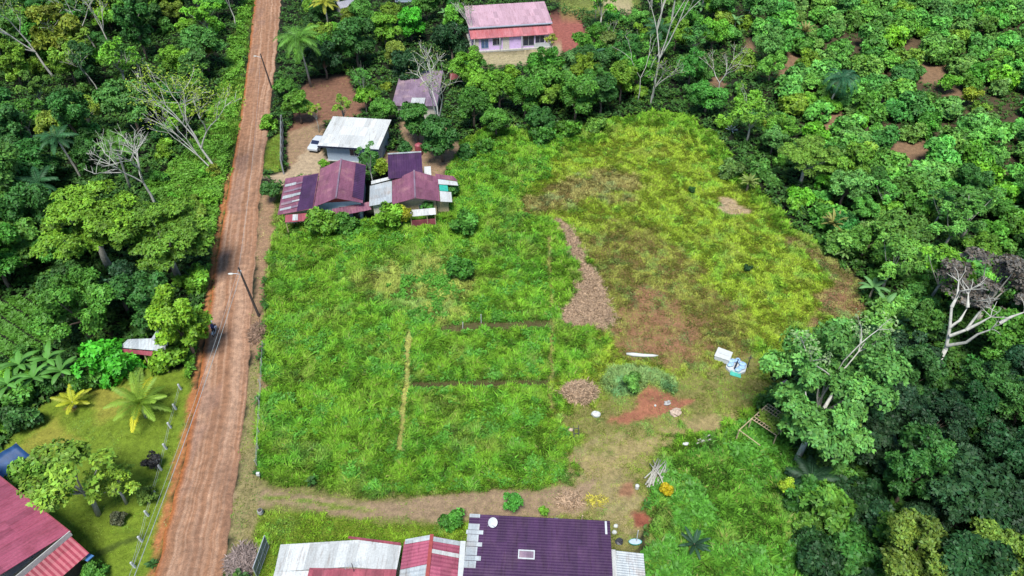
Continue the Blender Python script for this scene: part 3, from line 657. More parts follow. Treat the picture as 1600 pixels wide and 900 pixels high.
# middle, beyond the field
for px, py, s, t, lab in [
  (640, 105, .9, BL, 'very dark tree right of the mauve roofed shed'), (705, 65, 1.0, BL, 'very dark tree at the left end of the pink roofed house'),
  (555, 65, 1.15, DK, 'dark spreading tree right of the tall coconut palm'), (505, 90, .9, BL, 'very dark tree behind the earth garden beside the coconut palm'),
  (600, 45, .9, BR, 'bright green tree in the vines left of the pink roofed house'), (640, 35, .9, VV, 'vivid green vine covered tree above the mauve roofed shed'),
  (570, 25, .9, (.07, .2, .03), 'mid green tree beside the yellow palm near the top'), (665, 10, .8, MD, 'mid green tree at the top beside the grey roofs'),
  (615, 85, .7, (.15, .22, .03), 'yellowish tree behind the mauve roofed shed'), (500, 20, .7, DK, 'dark tree beside the small grey roofs at the top'),
  (780, 140, .95, (.095, .24, .02), 'bright green tree in front of the apron of the pink roofed house'), (740, 165, .9, (.05, .15, .02), 'dark green tree right of the bare tree above the field'),
  (820, 150, .9, (.06, .18, .02), 'mid green tree at the far field edge below the apron'), (860, 130, .95, MD, 'tall green tree at the far field edge, left of the red earth'),
  (900, 150, 1.0, (.07, .2, .025), 'broad green tree at the far edge of the field below the red earth'), (940, 145, .9, DK, 'dark green tree at the far field edge right of the red earth'),
  (900, 100, .7, (.08, .19, .05), 'grey green tree at the corner of the red earth'), (950, 70, .8, (.12, .18, .04), 'olive thin tree right of the red earth'),
  (650, 190, .9, (.05, .16, .025), 'dark green tree behind the right purple house beside the bare trunk'), (690, 215, .9, DK, 'dark bushy tree at the foot of the pale bare tree'),
  (575, 150, .65, BR, 'bright green tree behind the white roofed house'), (600, 170, .7, MD, 'mid green tree behind the right end of the white roofed house'),
  (540, 235, .0, MD, ''), (845, 185, .7, DK, 'low dark tree at the far left corner of the field'), (775, 185, .7, MD, 'low green tree at the far edge of the field')]:
    if s: tree('broad', px, py, s, t, lab)
tree('bush', 577, 250, 1.0, DK, 'dark shrub against the front of the white roofed house', zc=1.6)
tree('bush', 600, 262, .9, (.17, .26, .02), 'yellow green shrub between the white roofed and right purple houses', zc=1.6)
tree('bush', 632, 232, .8, (.04, .13, .03), 'dark shrub behind the upper purple shed', zc=1.6)
tree('bush', 506, 256, .5, BR, 'small bright shrub in front of the white roofed house corner', zc=.8)
tree('open', 533, 162, .55, (.16, .3, .03), 'slender young tree with pale stems behind the white roof', var=0, zc=5)
tree('open', 565, 118, .5, (.08, .25, .04), 'tall thin stemmed tree with a small crown behind the white roof', var=1, zc=7)
tree('open', 575, 240, .55, (.07, .2, .04), 'slender leaning tree between the white roof and the purple houses', var=2, zc=7)
tree('open', 492, 172, .4, (.2, .3, .03), 'small yellowish sapling beside the round roadside tree', var=2, zc=4)
tree('open', 862, 62, .5, (.24, .3, .04), 'thin yellow leaved sapling at the right end of the pink roofed house', var=0, zc=3)
for px, py, s, t, lab in [(850, 215, 1.4, (.06, .19, .025), 'low leafy bush at the far edge of the field'), (890, 205, 1.3, (.08, .22, .02), 'bright low bush at the far field edge beside the grass tongue'),
   (930, 195, 1.1, (.1, .22, .03), 'light green low bush at the field tip'), (760, 230, 1.1, MD, 'mid green low bush at the far left of the field'), (730, 240, 1.0, DK, 'dark low bush beside the bare tree trunk at the field'),
   (700, 300, 1.0, (.05, .16, .03), 'dark bush at the right wall of the right purple house'), (745, 105, 1.2, (.06, .2, .03), 'leafy bush at the left end of the apron'), (800, 115, 1.1, (.13, .27, .02), 'yellow green bush below the apron')]:
    tree('bush', px, py, s, t, lab)

for a_, b_, r_ in [(84, 130, 2.5), (88, 150, 2.5), (97, 120, 2.5), (150, 88, 2), (178, 90, 2), (180, 105, 2), (222, 152, 1.5), (245, 335, 2), (344, 285, 2), (325, 300, 3), (10, 180, 2), (693, 240, 2), (1480, 560, 4), (1490, 590, 3), (1018, 170, 2),
                    (750, 95, 3), (790, 92, 3), (830, 90, 3), (770, 112, 3), (815, 108, 3), (855, 85, 3), (890, 85, 3), (900, 60, 3), (880, 100, 2), (640, 150, 3), (655, 170, 3), (630, 175, 2), (610, 250, 2), (1120, 160, 2), (1410, 255, 3.5), (1390, 248, 3), (1440, 245, 3), (1430, 262, 2), (1245, 100, 3), (1420, 100, 3), (1460, 115, 3), (1310, 190, 2.5)]:
    g_ = G(a_, b_); placed.append((g_[0], g_[1], r_))
# --- the rest of the woods and the orchard: one tree each, spaced naturally
LAND = [('the red edged hut', G(225, 535)), ('the flat-topped trees', G(190, 400)), ('the forked white tree', G(75, 110)), ('the pale bare roadside tree', G(325, 250)), ('the coconut palm', G(475, 120)),
        ('the pink roofed house', G(795, 60)), ('the red earth pad', G(890, 60)), ('the tall white trunk', G(1020, 100)), ('the tan clearing', G(1410, 243)), ('the drooping dark palm', G(1310, 160)),
        ('the silver agave', G(1135, 195)), ('the two neat round bushes', G(1505, 130)), ('the purple brown tree', G(1530, 500)), ('the white trunked tree', G(1290, 660)), ('the yellowish corner tree', G(1430, 890)),
        ('the left purple house', G(520, 320)), ('the white roofed house', G(550, 230)), ('the lime rosette', G(1231, 765))]
fills = []
def ok(x, y, r, k=.62):
    if not free(np.array([x]), np.array([y]), .35 * r)[0]: return False
    for a, b, c_ in placed:
        if (a - x) ** 2 + (b - y) ** 2 < ((r + c_) * k) ** 2: return False
    return True
WHO = {id(DK): 'dark green', id(MD): 'mid green', id(BR): 'bright green', id(OG): 'light green', id(TE): 'grey green', id(BL): 'blackish green', id(OL): 'olive green'}
def fill(polypx, n, kinds, srange, tints, word, cat, k=.62, rr=None, grp=None, zonechk=True):
    poly = PX(*polypx); A = np.array(poly); q = random.Random(len(fills) + n); got = 0; tries = 0
    while got < n and tries < 9000:
        tries += 1
        x = q.uniform(A[:, 0].min(), A[:, 0].max()); y = q.uniform(A[:, 1].min(), A[:, 1].max())
        if sdf(poly, np.array([x]), np.array([y]))[0] < 0: continue
        kd = q.choice(kinds); s = q.uniform(*srange); r = PROTO[kd][0][2] * s
        if not ok(x, y, r, k): continue
        if sdf(CROP, np.array([x]), np.array([y]))[0] > -r * .5: continue
        if zonechk:
            rx = r * .75; tx = np.array([x, x + rx, x - rx, x, x]); ty = np.array([y, y, y, y + rx, y - rx])
            iz = evalz(tx, ty)[4]
            if ((iz >= 0) & (np.array([names[k_] != 'orchard soil' for k_ in iz]) | (q.random() < (.22 if kd == 'orchard' else 1)))).sum() >= 1: continue
        t = q.choice(tints); e = tree(kd, 0, 0, s, tuple(v * q.uniform(.85, 1.2) for v in t), None, cat, world=(x, y), group=grp, sz=q.uniform(.85, 1.15))
        fills.append((e, word, WHO[id(t)], cat, x, y)); got += 1
fill([(-60, 0), (385, 0), (372, 110), (340, 170), (280, 200), (200, 290), (60, 330), (60, 460), (-60, 470)], 60, ['broad', 'broad', 'fine', 'tall'], (.75, 1.35), [DK, DK, MD, MD, BR, TE, OL], 'forest tree', 'tree', .55, grp='trees of the left forest')
fill([(-80, 300), (120, 290), (240, 440), (220, 520), (90, 470), (-60, 480)], 16, ['broad', 'fine'], (.7, 1.1), [DK, BL, MD], 'forest tree', 'tree', .5, grp='trees of the left forest')
fill([(-60, 0), (380, 0), (340, 180), (220, 290), (60, 330), (-60, 460)], 60, ['bush', 'open'], (.9, 1.5), [MD, BR, DK, OL], 'understorey tree', 'tree', .5, grp='small trees of the left forest')
fill([(-60, 560), (60, 560), (110, 600), (60, 640), (-40, 700)], 8, ['bush'], (.8, 1.3), [MD, DK, BR], 'garden edge bush', 'bush', .5, grp='bushes behind the garden')
fill([(200, 240), (350, 200), (345, 340), (330, 400), (250, 300)], 12, ['bush'], (.5, 1.1), [BR, MD, OL], 'bank bush', 'bush', .6, grp='bushes on the roadside bank', zonechk=False)
fill([(445, 0), (730, 0), (740, 100), (730, 180), (640, 220), (440, 190)], 26, ['broad', 'bush', 'fine'], (.6, .95), [DK, MD, BR, OL], 'village tree', 'tree', .55, grp='trees between the houses')
fill([(730, 110), (980, 90), (1010, 170), (860, 205), (730, 210)], 22, ['bush', 'fine'], (.8, 1.2), [BR, MD, OL, DK], 'hedge tree', 'tree', .5, grp='trees beyond the field')
fill([(930, 0), (1180, 0), (1200, 130), (1250, 230), (1330, 330), (1240, 350), (1170, 260), (1110, 190), (1010, 165), (940, 110)], 70, ['orchard', 'bush', 'fine', 'open'], (.6, 1.2), [MD, BR, OL, TE, OG, OG], 'thicket tree', 'tree', .5, grp='trees of the thicket beyond the field')
fill([(1180, -10), (1700, -10), (1700, 330), (1560, 330), (1420, 330), (1330, 300), (1260, 230), (1210, 120)], 275, ['orchard'], (.65, 1.3), [OG, OG, OG, MD, BR, TE], 'orchard tree', 'tree', .56, grp='orchard trees on the slope')
fill([(1260, 240), (1400, 270), (1700, 320), (1700, 520), (1500, 500), (1390, 560), (1350, 480), (1300, 400)], 75, ['orchard', 'broad', 'bush', 'fine', 'open', 'orchard'], (.6, 1.2), [OG, MD, DK, BR, OG], 'valley tree', 'tree', .5, grp='trees right of the field')
fill([(1360, 560), (1480, 480), (1700, 500), (1700, 960), (1330, 960), (1280, 720), (1380, 640)], 34, ['broad', 'fine', 'tall'], (.75, 1.1), [BL, DK, BL, MD], 'forest tree', 'tree', .5, grp='trees of the lower right forest')
fill([(1200, 640), (1380, 640), (1420, 960), (1290, 960), (1240, 780)], 22, ['bush'], (.8, 1.5), [DK, BL, MD], 'forest edge bush', 'bush', .5, grp='bushes at the foot of the lower right forest', zonechk=False)
fill([(1340, 480), (1700, 480), (1700, 900), (1380, 900)], 26, ['bush'], (1.0, 1.5), [DK, BL, MD], 'understorey bush', 'bush', .45, grp='bushes in the lower right forest')

def side(ex, ey, lx, ly):
    a = P(ex, ey); b = P(lx, ly); dx, dy = a[0] - b[0], a[1] - b[1]
    if abs(dx) > abs(dy) * 1.2: return 'right of' if dx > 0 else 'left of'
    return 'beyond' if dy < 0 else 'in front of'
ORD = ['nearest', 'second nearest', 'third nearest', 'fourth nearest', 'fifth nearest', 'sixth nearest', 'seventh nearest', 'eighth nearest', 'ninth nearest', 'tenth nearest', 'eleventh nearest', 'twelfth nearest', 'thirteenth nearest', 'fourteenth nearest', 'fifteenth nearest', 'sixteenth nearest', 'seventeenth nearest', 'eighteenth nearest', 'nineteenth nearest', 'twentieth nearest']
bucket = {}
for e, word, cw, cat, x, y in fills:
    ln, lp = min(LAND, key=lambda l: (P(x, y)[0] - P(l[1][0], l[1][1])[0]) ** 2 + (P(x, y)[1] - P(l[1][0], l[1][1])[1]) ** 2)
    sd_ = side(x, y, lp[0], lp[1])
    bucket.setdefault((cw, word, sd_, ln), []).append((math.hypot(x - lp[0], y - lp[1]), e))
for (cw, word, sd_, ln), L_ in bucket.items():
    L_.sort(key=lambda q: q[0])
    for i, (_, e) in enumerate(L_):
        rk = '' if len(L_) == 1 else ', the ' + ('farthest out' if (i == len(L_) - 1 and i > 0) else ORD[min(i, 19)])
        e['label'] = f'{cw} {word} {sd_} {ln}{rk}'

# ------------------------------------------------------------------ bare and sparse trees
def branch_tree(px, py, h, lean, spread, seed, label, bark='white_bark', leaf=0, tint=BR, depth=5, r0=.22, az=None, fork=.4, ratio=.74, nk=(2, 3)):
    """px,py: the foot of the trunk"""
    q = random.Random(seed); b = MB(); tips = []
    def grow(p, d, L_, r_, lv):
        mid = p + d * L_ * .5 + Vector((q.uniform(-1, 1), q.uniform(-1, 1), q.uniform(-.3, .6))) * L_ * .07
        e = p + d * L_; b.tube([p, mid, e], [r_, r_ * .86, r_ * .7], 6 if lv > 2 else 4, False)
        if lv == 0: tips.append(e); return
        if lv <= 2: tips.append(e)
        for _ in range(q.choice(nk) if lv < depth else 3):
            nd = (d + Vector((q.gauss(0, 1), q.gauss(0, 1), q.gauss(.25, .5))) * spread).normalized()
            if nd.z < -.1: nd.z = .1
            grow(e, nd, L_ * ratio * q.uniform(.75, 1.2), r_ * .66, lv - 1)
    x, y, _ = G(px, py); L0 = h * fork
    e = empty('bare_tree', (x, y, hz(x, y)), 0, label, 'tree')
    grow(Vector((0, 0, -.2)), Vector((lean[0], lean[1], 1)).normalized(), L0, r0, depth)
    b.build('trunk', M[bark], e, True)
    if leaf:
        rg = np.random.default_rng(seed); T = np.array([tuple(t) for t in tips]); k = leaf
        tp = np.repeat(T, k, 0) + rg.normal(0, .38, (len(T) * k, 3)); m_ = len(tp)
        t = unit(rg.normal(0, 1, (m_, 3)) * np.array((1, 1, .5))); nn = unit(rg.normal(0, .4, (m_, 3)) + np.array((0, 0, 1))); nn = unit(nn - t * (nn * t).sum(1)[:, None])
        s = rg.uniform(.2, .42, m_); V = leaf_quads(tp, nn, t, s, s * .27)
        cc = np.ones((m_, 3)) * rg.uniform(.7, 1.3, m_)[:, None]
        c = link('crown', np_mesh('crown', V, np.arange(m_ * 4).reshape(-1, 4), np.repeat(cc, 4, 0), False, LEAF), e); c.color = (*tint, 1)
    return e
branch_tree(84, 120, 13, (-.35, .1), .45, 3, 'forked white tree with long pale limbs at the upper left', leaf=10, tint=(.16, .25, .03), r0=.24)
branch_tree(97, 106, 9, (.1, .1), .45, 5, 'small white double stemmed tree right of the forked white tree', leaf=2, tint=BR, r0=.16, depth=4)
branch_tree(150, 76, 12, (-.3, .1), .45, 8, 'pale leaning tree at the top left between the forked tree and the road', leaf=3, tint=YG, depth=4, r0=.16)
branch_tree(176, 78, 10, (-.2, .1), .45, 9, 'second pale leaning tree, right of the first at the top left', leaf=3, tint=YG, depth=4, r0=.15)
branch_tree(344, 275, 12.5, (-.38, .1), .52, 12, 'large pale bare tree leaning over the left bank of the road', leaf=9, tint=(.22, .32, .03), r0=.21)
branch_tree(342, 272, 10, (-.75, .1), .45, 14, 'thin pale stem leaning left beside the large bare roadside tree', leaf=2, tint=YG, depth=4, r0=.13)
branch_tree(245, 325, 11, (-.12, 0), .55, 17, 'leafless white tree behind the flat-topped trees', leaf=0, r0=.2)
branch_tree(222, 142, 7, (0, 0), .4, 18, 'small white stemmed tree in the dark middle of the left forest', leaf=4, tint=TE, depth=3, r0=.1)
branch_tree(155, 145, 8, (-.3, .1), .5, 19, 'thin brownish bare tree in the left forest', 'pale_bark', 2, OL, 4, .12)
branch_tree(368, 40, 10, (-.1, .1), .3, 20, 'pale upright stems on the road edge at the top', leaf=2, tint=OL, depth=3, r0=.13)
branch_tree(10, 165, 9, (-.2, 0), .3, 22, 'thick pale trunk at the left edge of the forest', 'pale_bark', 0, OL, 2, .22)
branch_tree(693, 232, 13, (-.1, .05), .5, 31, 'tall pale bare tree standing between the purple house and the field', leaf=2, tint=(.15, .2, .05), r0=.2)
branch_tree(1018, 160, 16, (.05, .05), .28, 35, 'tall straight white trunk at the far tip of the field', leaf=1, tint=OL, depth=4, r0=.2, fork=.5)
branch_tree(1016, 166, 9, (.12, .1), .5, 36, 'crooked grey bare tree at the far tip of the field', 'pale_bark', 2, OL, 4, .17)
branch_tree(996, 160, 8, (0, 0), .4, 37, 'thin white stemmed sapling left of the tall white trunk', leaf=4, tint=OL, depth=3, r0=.09, fork=.6)
branch_tree(1120, 152, 7.5, (0, 0), .45, 38, 'small white stemmed tree with brownish crown in the thicket', leaf=5, tint=(.13, .14, .05), depth=4, r0=.12)
branch_tree(1163, 188, 6.5, (0, 0), .4, 39, 'thin white stemmed tree right of the silver agave', leaf=4, tint=OL, depth=3, r0=.09)
branch_tree(955, 90, 7, (0, 0), .5, 40, 'small grey bare tree beyond the red earth pad', 'pale_bark', 2, OL, 4, .12)
branch_tree(930, 35, 6, (0, 0), .5, 41, 'bare shrub tree behind the red earth pad', 'pale_bark', 1, OL, 3, .1)
branch_tree(1207, 25, 10, (.1, 0), .25, 42, 'pale leaning trunk at the top beside the orchard', 'pale_bark', 2, OL, 2, .16)
branch_tree(740, 75, 9, (-.05, 0), .35, 43, 'pale bare tree against the left end of the pink roof', leaf=1, tint=OL, depth=4, r0=.14)
# white limbs inside the purple brown crown and the big pale tree
def limbs(px, py, z0, pts_list, label, name, mname, radii=(.19, .12, .06)):
    x, y, _ = G(px, py, z0); e = empty(name, (x, y, 0), 0, label, 'tree'); b = MB()
    b.tube([(0, 0, -.2), (0, 0, z0)], [.26, .2], 8)
    for pts in pts_list:
        W = []
        for (a, c_, z) in pts: z += 1.5; g = G(a, c_, z); W.append((g[0] - x, g[1] - y, z))
        qq = random.Random(int(px + c_ + a)); En = Vector(W[-1]); Dn = (En - Vector(W[-2])).normalized()
        for _ in range(4):
            p_ = En.copy(); d_ = (Dn + Vector((qq.gauss(0, .45), qq.gauss(0, .45), qq.gauss(.1, .3)))).normalized(); pp = [p_.copy()]
            for _k in range(3): p_ = p_ + d_ * qq.uniform(.4, .7); d_ = (d_ + Vector((qq.gauss(0, .25), qq.gauss(0, .25), qq.gauss(0, .2)))).normalized(); pp.append(p_.copy())
            b.tube(pp, [radii[2] * .8, .04, .03, .02], 4, False)
        n = len(W); b.tube(W, [radii[0] + (radii[2] - radii[0]) * i / (n - 1) for i in range(n)], 6, False)
    b.build('trunk', M[mname], e, True); return e
e = limbs(1478, 545, 6.5, [[(1478, 545, 5), (1484, 512, 7.5), (1487, 480, 9.5), (1500, 455, 11), (1516, 452, 11.5)],
     [(1484, 512, 7.5), (1500, 500, 8.5), (1517, 470, 10), (1535, 470, 11)], [(1484, 525, 6.8), (1510, 515, 8), (1530, 488, 9.5), (1540, 480, 10.5)],
     [(1480, 540, 5.5), (1510, 535, 7), (1528, 522, 8.5), (1548, 515, 9.5)], [(1510, 515, 8), (1530, 505, 9), (1548, 495, 10)], [(1487, 480, 9.5), (1496, 462, 10.5), (1498, 440, 11.5)],
     [(1512, 480, 9.7), (1513, 460, 10.8)], [(1562, 505, 9.5), (1580, 495, 10.3), (1600, 488, 11)]], 'dead tree with bare white forking limbs before the purple brown crown', 'bare_tree', 'white_bark')
_f = P(*G(1312, 572, 10.3)[:2], 0)
branch_tree(_f[0], _f[1], 11.0, (0, .02), .42, 57, 'pale twiggy tree top rising from the large pale green crown', leaf=2, tint=(.2, .3, .12), depth=5, r0=.12, fork=.8, ratio=.42)
b = MB(); e = empty('bare_tree', G(1243, 722), 0, 'leaning white trunk standing at the foot of the large pale green tree', 'tree')
b.tube([(0, 0, -.2), (.35, .3, 2.6), (.8, .6, 5.5), (1.6, 1.3, 8.5)], [.3, .26, .22, .12], 8); b.tube([(.6, .5, 4.5), (-.4, .9, 7), (-1, 1.2, 9)], [.15, .1, .05], 6); b.build('trunk', M['white_bark'], e, True)

# ------------------------------------------------------------------ palms, bananas, agaves
def frond_verts(q, L_, az, el, droop, wid, nleaf, dens=1.0):
    """curved rachis with leaflets; returns verts"""
    V = []; d = Vector((math.cos(az), math.sin(az), 0)); s = Vector((-math.sin(az), math.cos(az), 0)); p = Vector((0, 0, 0)); pts = []
    for i in range(13):
        pts.append(p.copy()); t = i / 12; a = el - droop * t ** 1.3; p += (d * math.cos(a) + Vector((0, 0, math.sin(a)))) * L_ / 12
    for i in range(12):
        a, b_ = pts[i], pts[i + 1]; n = .03
        V.append([a + s * n, b_ + s * n, b_ - s * n, a - s * n])
    for i in range(1, nleaf):
        t = i / nleaf; f = t * 12; k = min(11, int(f)); c = pts[k].lerp(pts[k + 1], f - k); ln = wid * math.sin(math.pi * (t * .85 + .12)) ** .7
        dr = (pts[k + 1] - pts[k]).normalized()
        for sg in (-1, 1):
            o = (s * sg * .8 + dr * .55 + Vector((0, 0, -.35 - q.random() * .35))).normalized() * ln * q.uniform(.8, 1.1); ww = dr * .034 * (1 + L_ * .12)
            V.append([c - ww, c + o * .5 - ww * 1.1, c + o, c + o * .5 + ww * 1.1])
    return V
def palm(px, py, z, L_, nf, tint, label, seed, trunk_r=.16, lean=(0, 0), el=(.0, 1.2), droop=1.5, name='palm_tree', wid=.75, col2=None, cat='palm', bark='pale_bark', nleaf=34):
    """px,py: crown heart as seen at height z"""
    q = random.Random(seed); x, y, _ = G(px, py, z); bx, by = x - lean[0], y - lean[1]
    e = empty(name, (bx, by, hz(bx, by)), 0, label, cat); b = MB()
    if z > .8: b.tube([(0, 0, -.2), (lean[0] * .3, lean[1] * .3, z * .4), (lean[0], lean[1], z)], [trunk_r * 1.4, trunk_r, trunk_r * .85], 8)
    else: b.ell((lean[0], lean[1], z * .5), (trunk_r * 1.5, trunk_r * 1.5, z * .6))
    b.build('trunk', M[bark], e, True)
    V = []; C_ = []
    for i in range(nf):
        az = i * 2.399 + q.uniform(-.2, .2); t = i / nf; ell = el[0] + (el[1] - el[0]) * t
        fv = frond_verts(q, L_ * q.uniform(.85, 1.1), az, ell, droop * q.uniform(.8, 1.2), wid, nleaf)
        V += fv; k = q.uniform(.7, 1.25); c = col2 if (col2 and q.random() < .35 and t < .6) else (1, 1, 1)
        C_ += [(k * c[0], k * c[1], k * c[2])] * len(fv)
    VV_ = np.array([[tuple(p) for p in qd] for qd in V]).reshape(-1, 3)
    c = link('crown', np_mesh('crown', VV_, np.arange(len(VV_)).reshape(-1, 4), np.repeat(np.array(C_), 4, 0), False, LEAF), e); c.location = (lean[0], lean[1], z); c.color = (*tint, 1); return e
palm(466, 62, 9, 5.0, 30, (.10, .25, .03), 'tall coconut palm beside the road near the top', 1, lean=(-.6, -.3), droop=2.0, wid=1.25, nleaf=34)
palm(507, 4, 6, 3.4, 16, (.30, .32, .03), 'yellow fronded palm in front of the grey roofs at the top', 2, lean=(0, 0))
palm(218, 628, 2.2, 3.5, 20, (.18, .30, .03), 'large coconut palm with green and yellow fronds on the garden lawn', 3, .2, droop=1.2, col2=(2.6, 1.5, .9), wid=.7, el=(.15, 1.35))
palm(113, 628, .8, 2.3, 9, (.40, .44, .03), 'short yellow green palm on the garden lawn', 4, .16, droop=.9, wid=.5, el=(.4, 1.2))
palm(180, 225, 8, 3.2, 16, (.09, .22, .03), 'feathery palm left of the leafless white tree', 5, lean=(.4, 0))
palm(88, 215, 8, 3.4, 16, (.035, .12, .04), 'dark palm with thin leaning trunk in the left forest', 6, lean=(-1.5, .5))
palm(60, 285, 6, 3.2, 15, (.035, .12, .04), 'dark low palm left of the flat-topped trees', 7)
palm(1316, 122, 6.0, 4.4, 30, (.03, .12, .05), 'drooping dark palm rising over the bare orchard soil', 8, lean=(.9, 0), droop=2.6, wid=.9, el=(-.3, 1.0))
palm(1029, 45, 7, 3.4, 16, (.035, .12, .04), 'dark palm right of the tall white trunk at the top', 9)
palm(925, 85, 3.5, 3.0, 14, (.03, .11, .045), 'dark short palm at the corner of the red earth pad', 10, el=(.1, 1.2))
palm(1268, 748, 1.6, 2.8, 16, (.02, .06, .025), 'dark fern-like palm rosette in the lower right shade', 11, el=(.1, .9), droop=1.2, bark='bark')
palm(1335, 648, 7.5, 1.3, 12, (.22, .36, .06), 'small pale palm top right of the white trunked tree', 12, el=(.2, 1.1), wid=.35)
palm(1085, 850, .7, 1.6, 14, (.03, .08, .04), 'dark spiky rosette in the rank grass at lower right', 13, el=(.2, 1.2), droop=.8, wid=.25, cat='plant', name='fern', bark='bark')
palm(1303, 350, 2.6, 2.2, 20, (.23, .23, .06), 'dry yellowish cane clump at the right field edge', 14, el=(.5, 1.4), droop=1.0, wid=.3, cat='plant', name='cane_clump', bark='bark')
palm(1258, 50, 3, 2.4, 20, (.24, .22, .07), 'straw coloured cane clump near the top of the orchard', 15, el=(.6, 1.45), droop=.8, wid=.3, cat='plant', name='cane_clump', bark='bark')
palm(1170, 285, 1.6, 1.8, 18, (.17, .23, .05), 'pale feathery cane clump at the upper right field edge', 16, el=(.5, 1.4), wid=.3, cat='plant', name='cane_clump', bark='bark')
palm(1320, 395, 1.2, 1.6, 16, (.13, .23, .06), 'green cane clump at the right field corner', 17, el=(.5, 1.4), wid=.3, cat='plant', name='cane_clump', bark='bark')
def banana(px, py, z, L_, nf, tint, label, seed, name='banana_plant', w_=.3, stem=True, cat='plant', el=(.3, 1.3), droop=1.3):
    q = random.Random(seed); x, y, _ = G(px, py, z); e = empty(name, (x, y, hz(x, y)), 0, label, cat)
    b = MB()
    if stem: b.tube([(0, 0, -.2), (0, 0, z)], [.17, .1], 8)
    else: b.ell((0, 0, .15), (.25, .25, .25))
    b.build('stem', M['bark'] if not stem else M['straw'], e, True)
    V = []; C_ = []
    for i in range(nf):
        az = i * 2.4 + q.uniform(-.3, .3); a0 = el[0] + (el[1] - el[0]) * i / nf; d = Vector((math.cos(az), math.sin(az), 0)); s = Vector((-math.sin(az), math.cos(az), 0))
        p = Vector((0, 0, 0)); pts = [p.copy()]; Lf = L_ * q.uniform(.8, 1.15)
        for k in range(8):
            a = a0 - droop * ((k + 1) / 8) ** 1.4; p = p + (d * math.cos(a) + Vector((0, 0, math.sin(a)))) * Lf / 8; pts.append(p.copy())
        kk = q.uniform(.75, 1.25)
        for k in range(8):
            wa = w_ * math.sin(math.pi * min(1, k / 8 * .95 + .05)) ** .6; wb = w_ * math.sin(math.pi * min(1, (k + 1) / 8 * .95 + .05)) ** .6 if k < 7 else 0.01
            for sg in (-1, 1):
                V.append([pts[k], pts[k] + s * sg * wa - Vector((0, 0, wa * .35)), pts[k + 1] + s * sg * wb * q.uniform(.8, 1.1) - Vector((0, 0, wb * .35)), pts[k + 1]]); C_.append((kk, kk, kk))
    VV_ = np.array([[tuple(p) for p in qd] for qd in V]).reshape(-1, 3)
    c = link('leaves', np_mesh('leaves', VV_, np.arange(len(VV_)).reshape(-1, 4), np.repeat(np.array(C_), 4, 0), False, LEAF), e); c.location = (0, 0, z if stem else .15); c.color = (*tint, 1); return e
for i, (px, py, lab) in enumerate([(30, 570, 'leftmost banana plant below the crop rows'), (75, 562, 'tall banana plant right of the crop rows, with broad leaves'), (52, 590, 'banana plant in front of the other bananas at the left edge'), (12, 600, 'banana plant at the very left edge above the garden'), (95, 580, 'banana plant behind the garden lawn')]):
    banana(px, py, 2.6, 2.4, 9, (.08, .22, .035), lab, i + 60)
for i, (px, py, lab) in enumerate([(1150, 32, 'grey leaved banana plant near the top, beside the orchard'), (1095, 12, 'banana plant at the top, right of the dark palm'), (1130, 10, 'banana plant at the top, second from the dark palm'),
        (1385, 475, 'pale banana plant right of the field corner'), (1405, 500, 'second banana plant right of the field corner'), (1365, 450, 'bluish banana plant at the forest edge beside the bare soil'), (1510, 315, 'pale banana plant in the valley above the purple brown tree'), (1575, 330, 'banana plant near the right edge above the purple brown tree'), (695, 20, 'banana plant left of the pink roof'), (1175, 18, 'banana plant at the top left corner of the orchard')]):
    banana(px, py, 2.2, 2.1, 9, (.10, .23, .07), lab, i + 80)
banana(1130, 198, 0, 1.7, 15, (.30, .38, .38), 'silver grey agave at the upper right field edge', 99, 'agave', .16, False, droop=.6)
banana(1142, 205, 0, 1.3, 12, (.28, .36, .36), 'smaller silver agave right of the first', 100, 'agave', .14, False, droop=.6)

# ------------------------------------------------------------------ houses
def house(name, A, deg, label, cat='house'): return empty(name, (A[0], A[1], 0), R(deg), label, cat)
def wall_block(e, x0, x1, y0, y1, h, m='cream', name='wall', z0=-.3): return MB().box(x0, x1, y0, y1, z0, h).build(name, M[m], e)
def window(e, x, y, z, w_, h, glass='dark_glass', frame='white_paint', axis='y', name='window'):
    """frame proud of a wall whose outside face looks to -y (or -x)"""
    def bx(mb, u0, u1, d0, d1, z0, z1):
        if axis == 'y': mb.box(x + u0, x + u1, y + d0, y + d1, z0, z1)
        else: mb.box(x + d0, x + d1, y + u0, y + u1, z0, z1)
    f = MB(); bx(f, -.06, 0, -.06, .02, z - .06, z + h + .06); bx(f, w_, w_ + .06, -.06, .02, z - .06, z + h + .06); bx(f, 0, w_, -.06, .02, z - .06, z); bx(f, 0, w_, -.06, .02, z + h, z + h + .06)
    bx(f, w_ / 2 - .025, w_ / 2 + .025, -.055, .015, z, z + h)
    o = f.build(name, M[frame], e); g = MB(); bx(g, 0, w_, -.02, .01, z, z + h); g.build('pane', M[glass], o)
def door(e, x, y, w_, h, m='dark_wood', z=0):
    d = MB().box(x, x + w_, y - .05, y + .02, z, z + h).build('door', M[m], e); MB().box(x + w_ * .82, x + w_ * .9, y - .12, y - .052, z + h * .45, z + h * .52).build('handle', M['metal'], d)

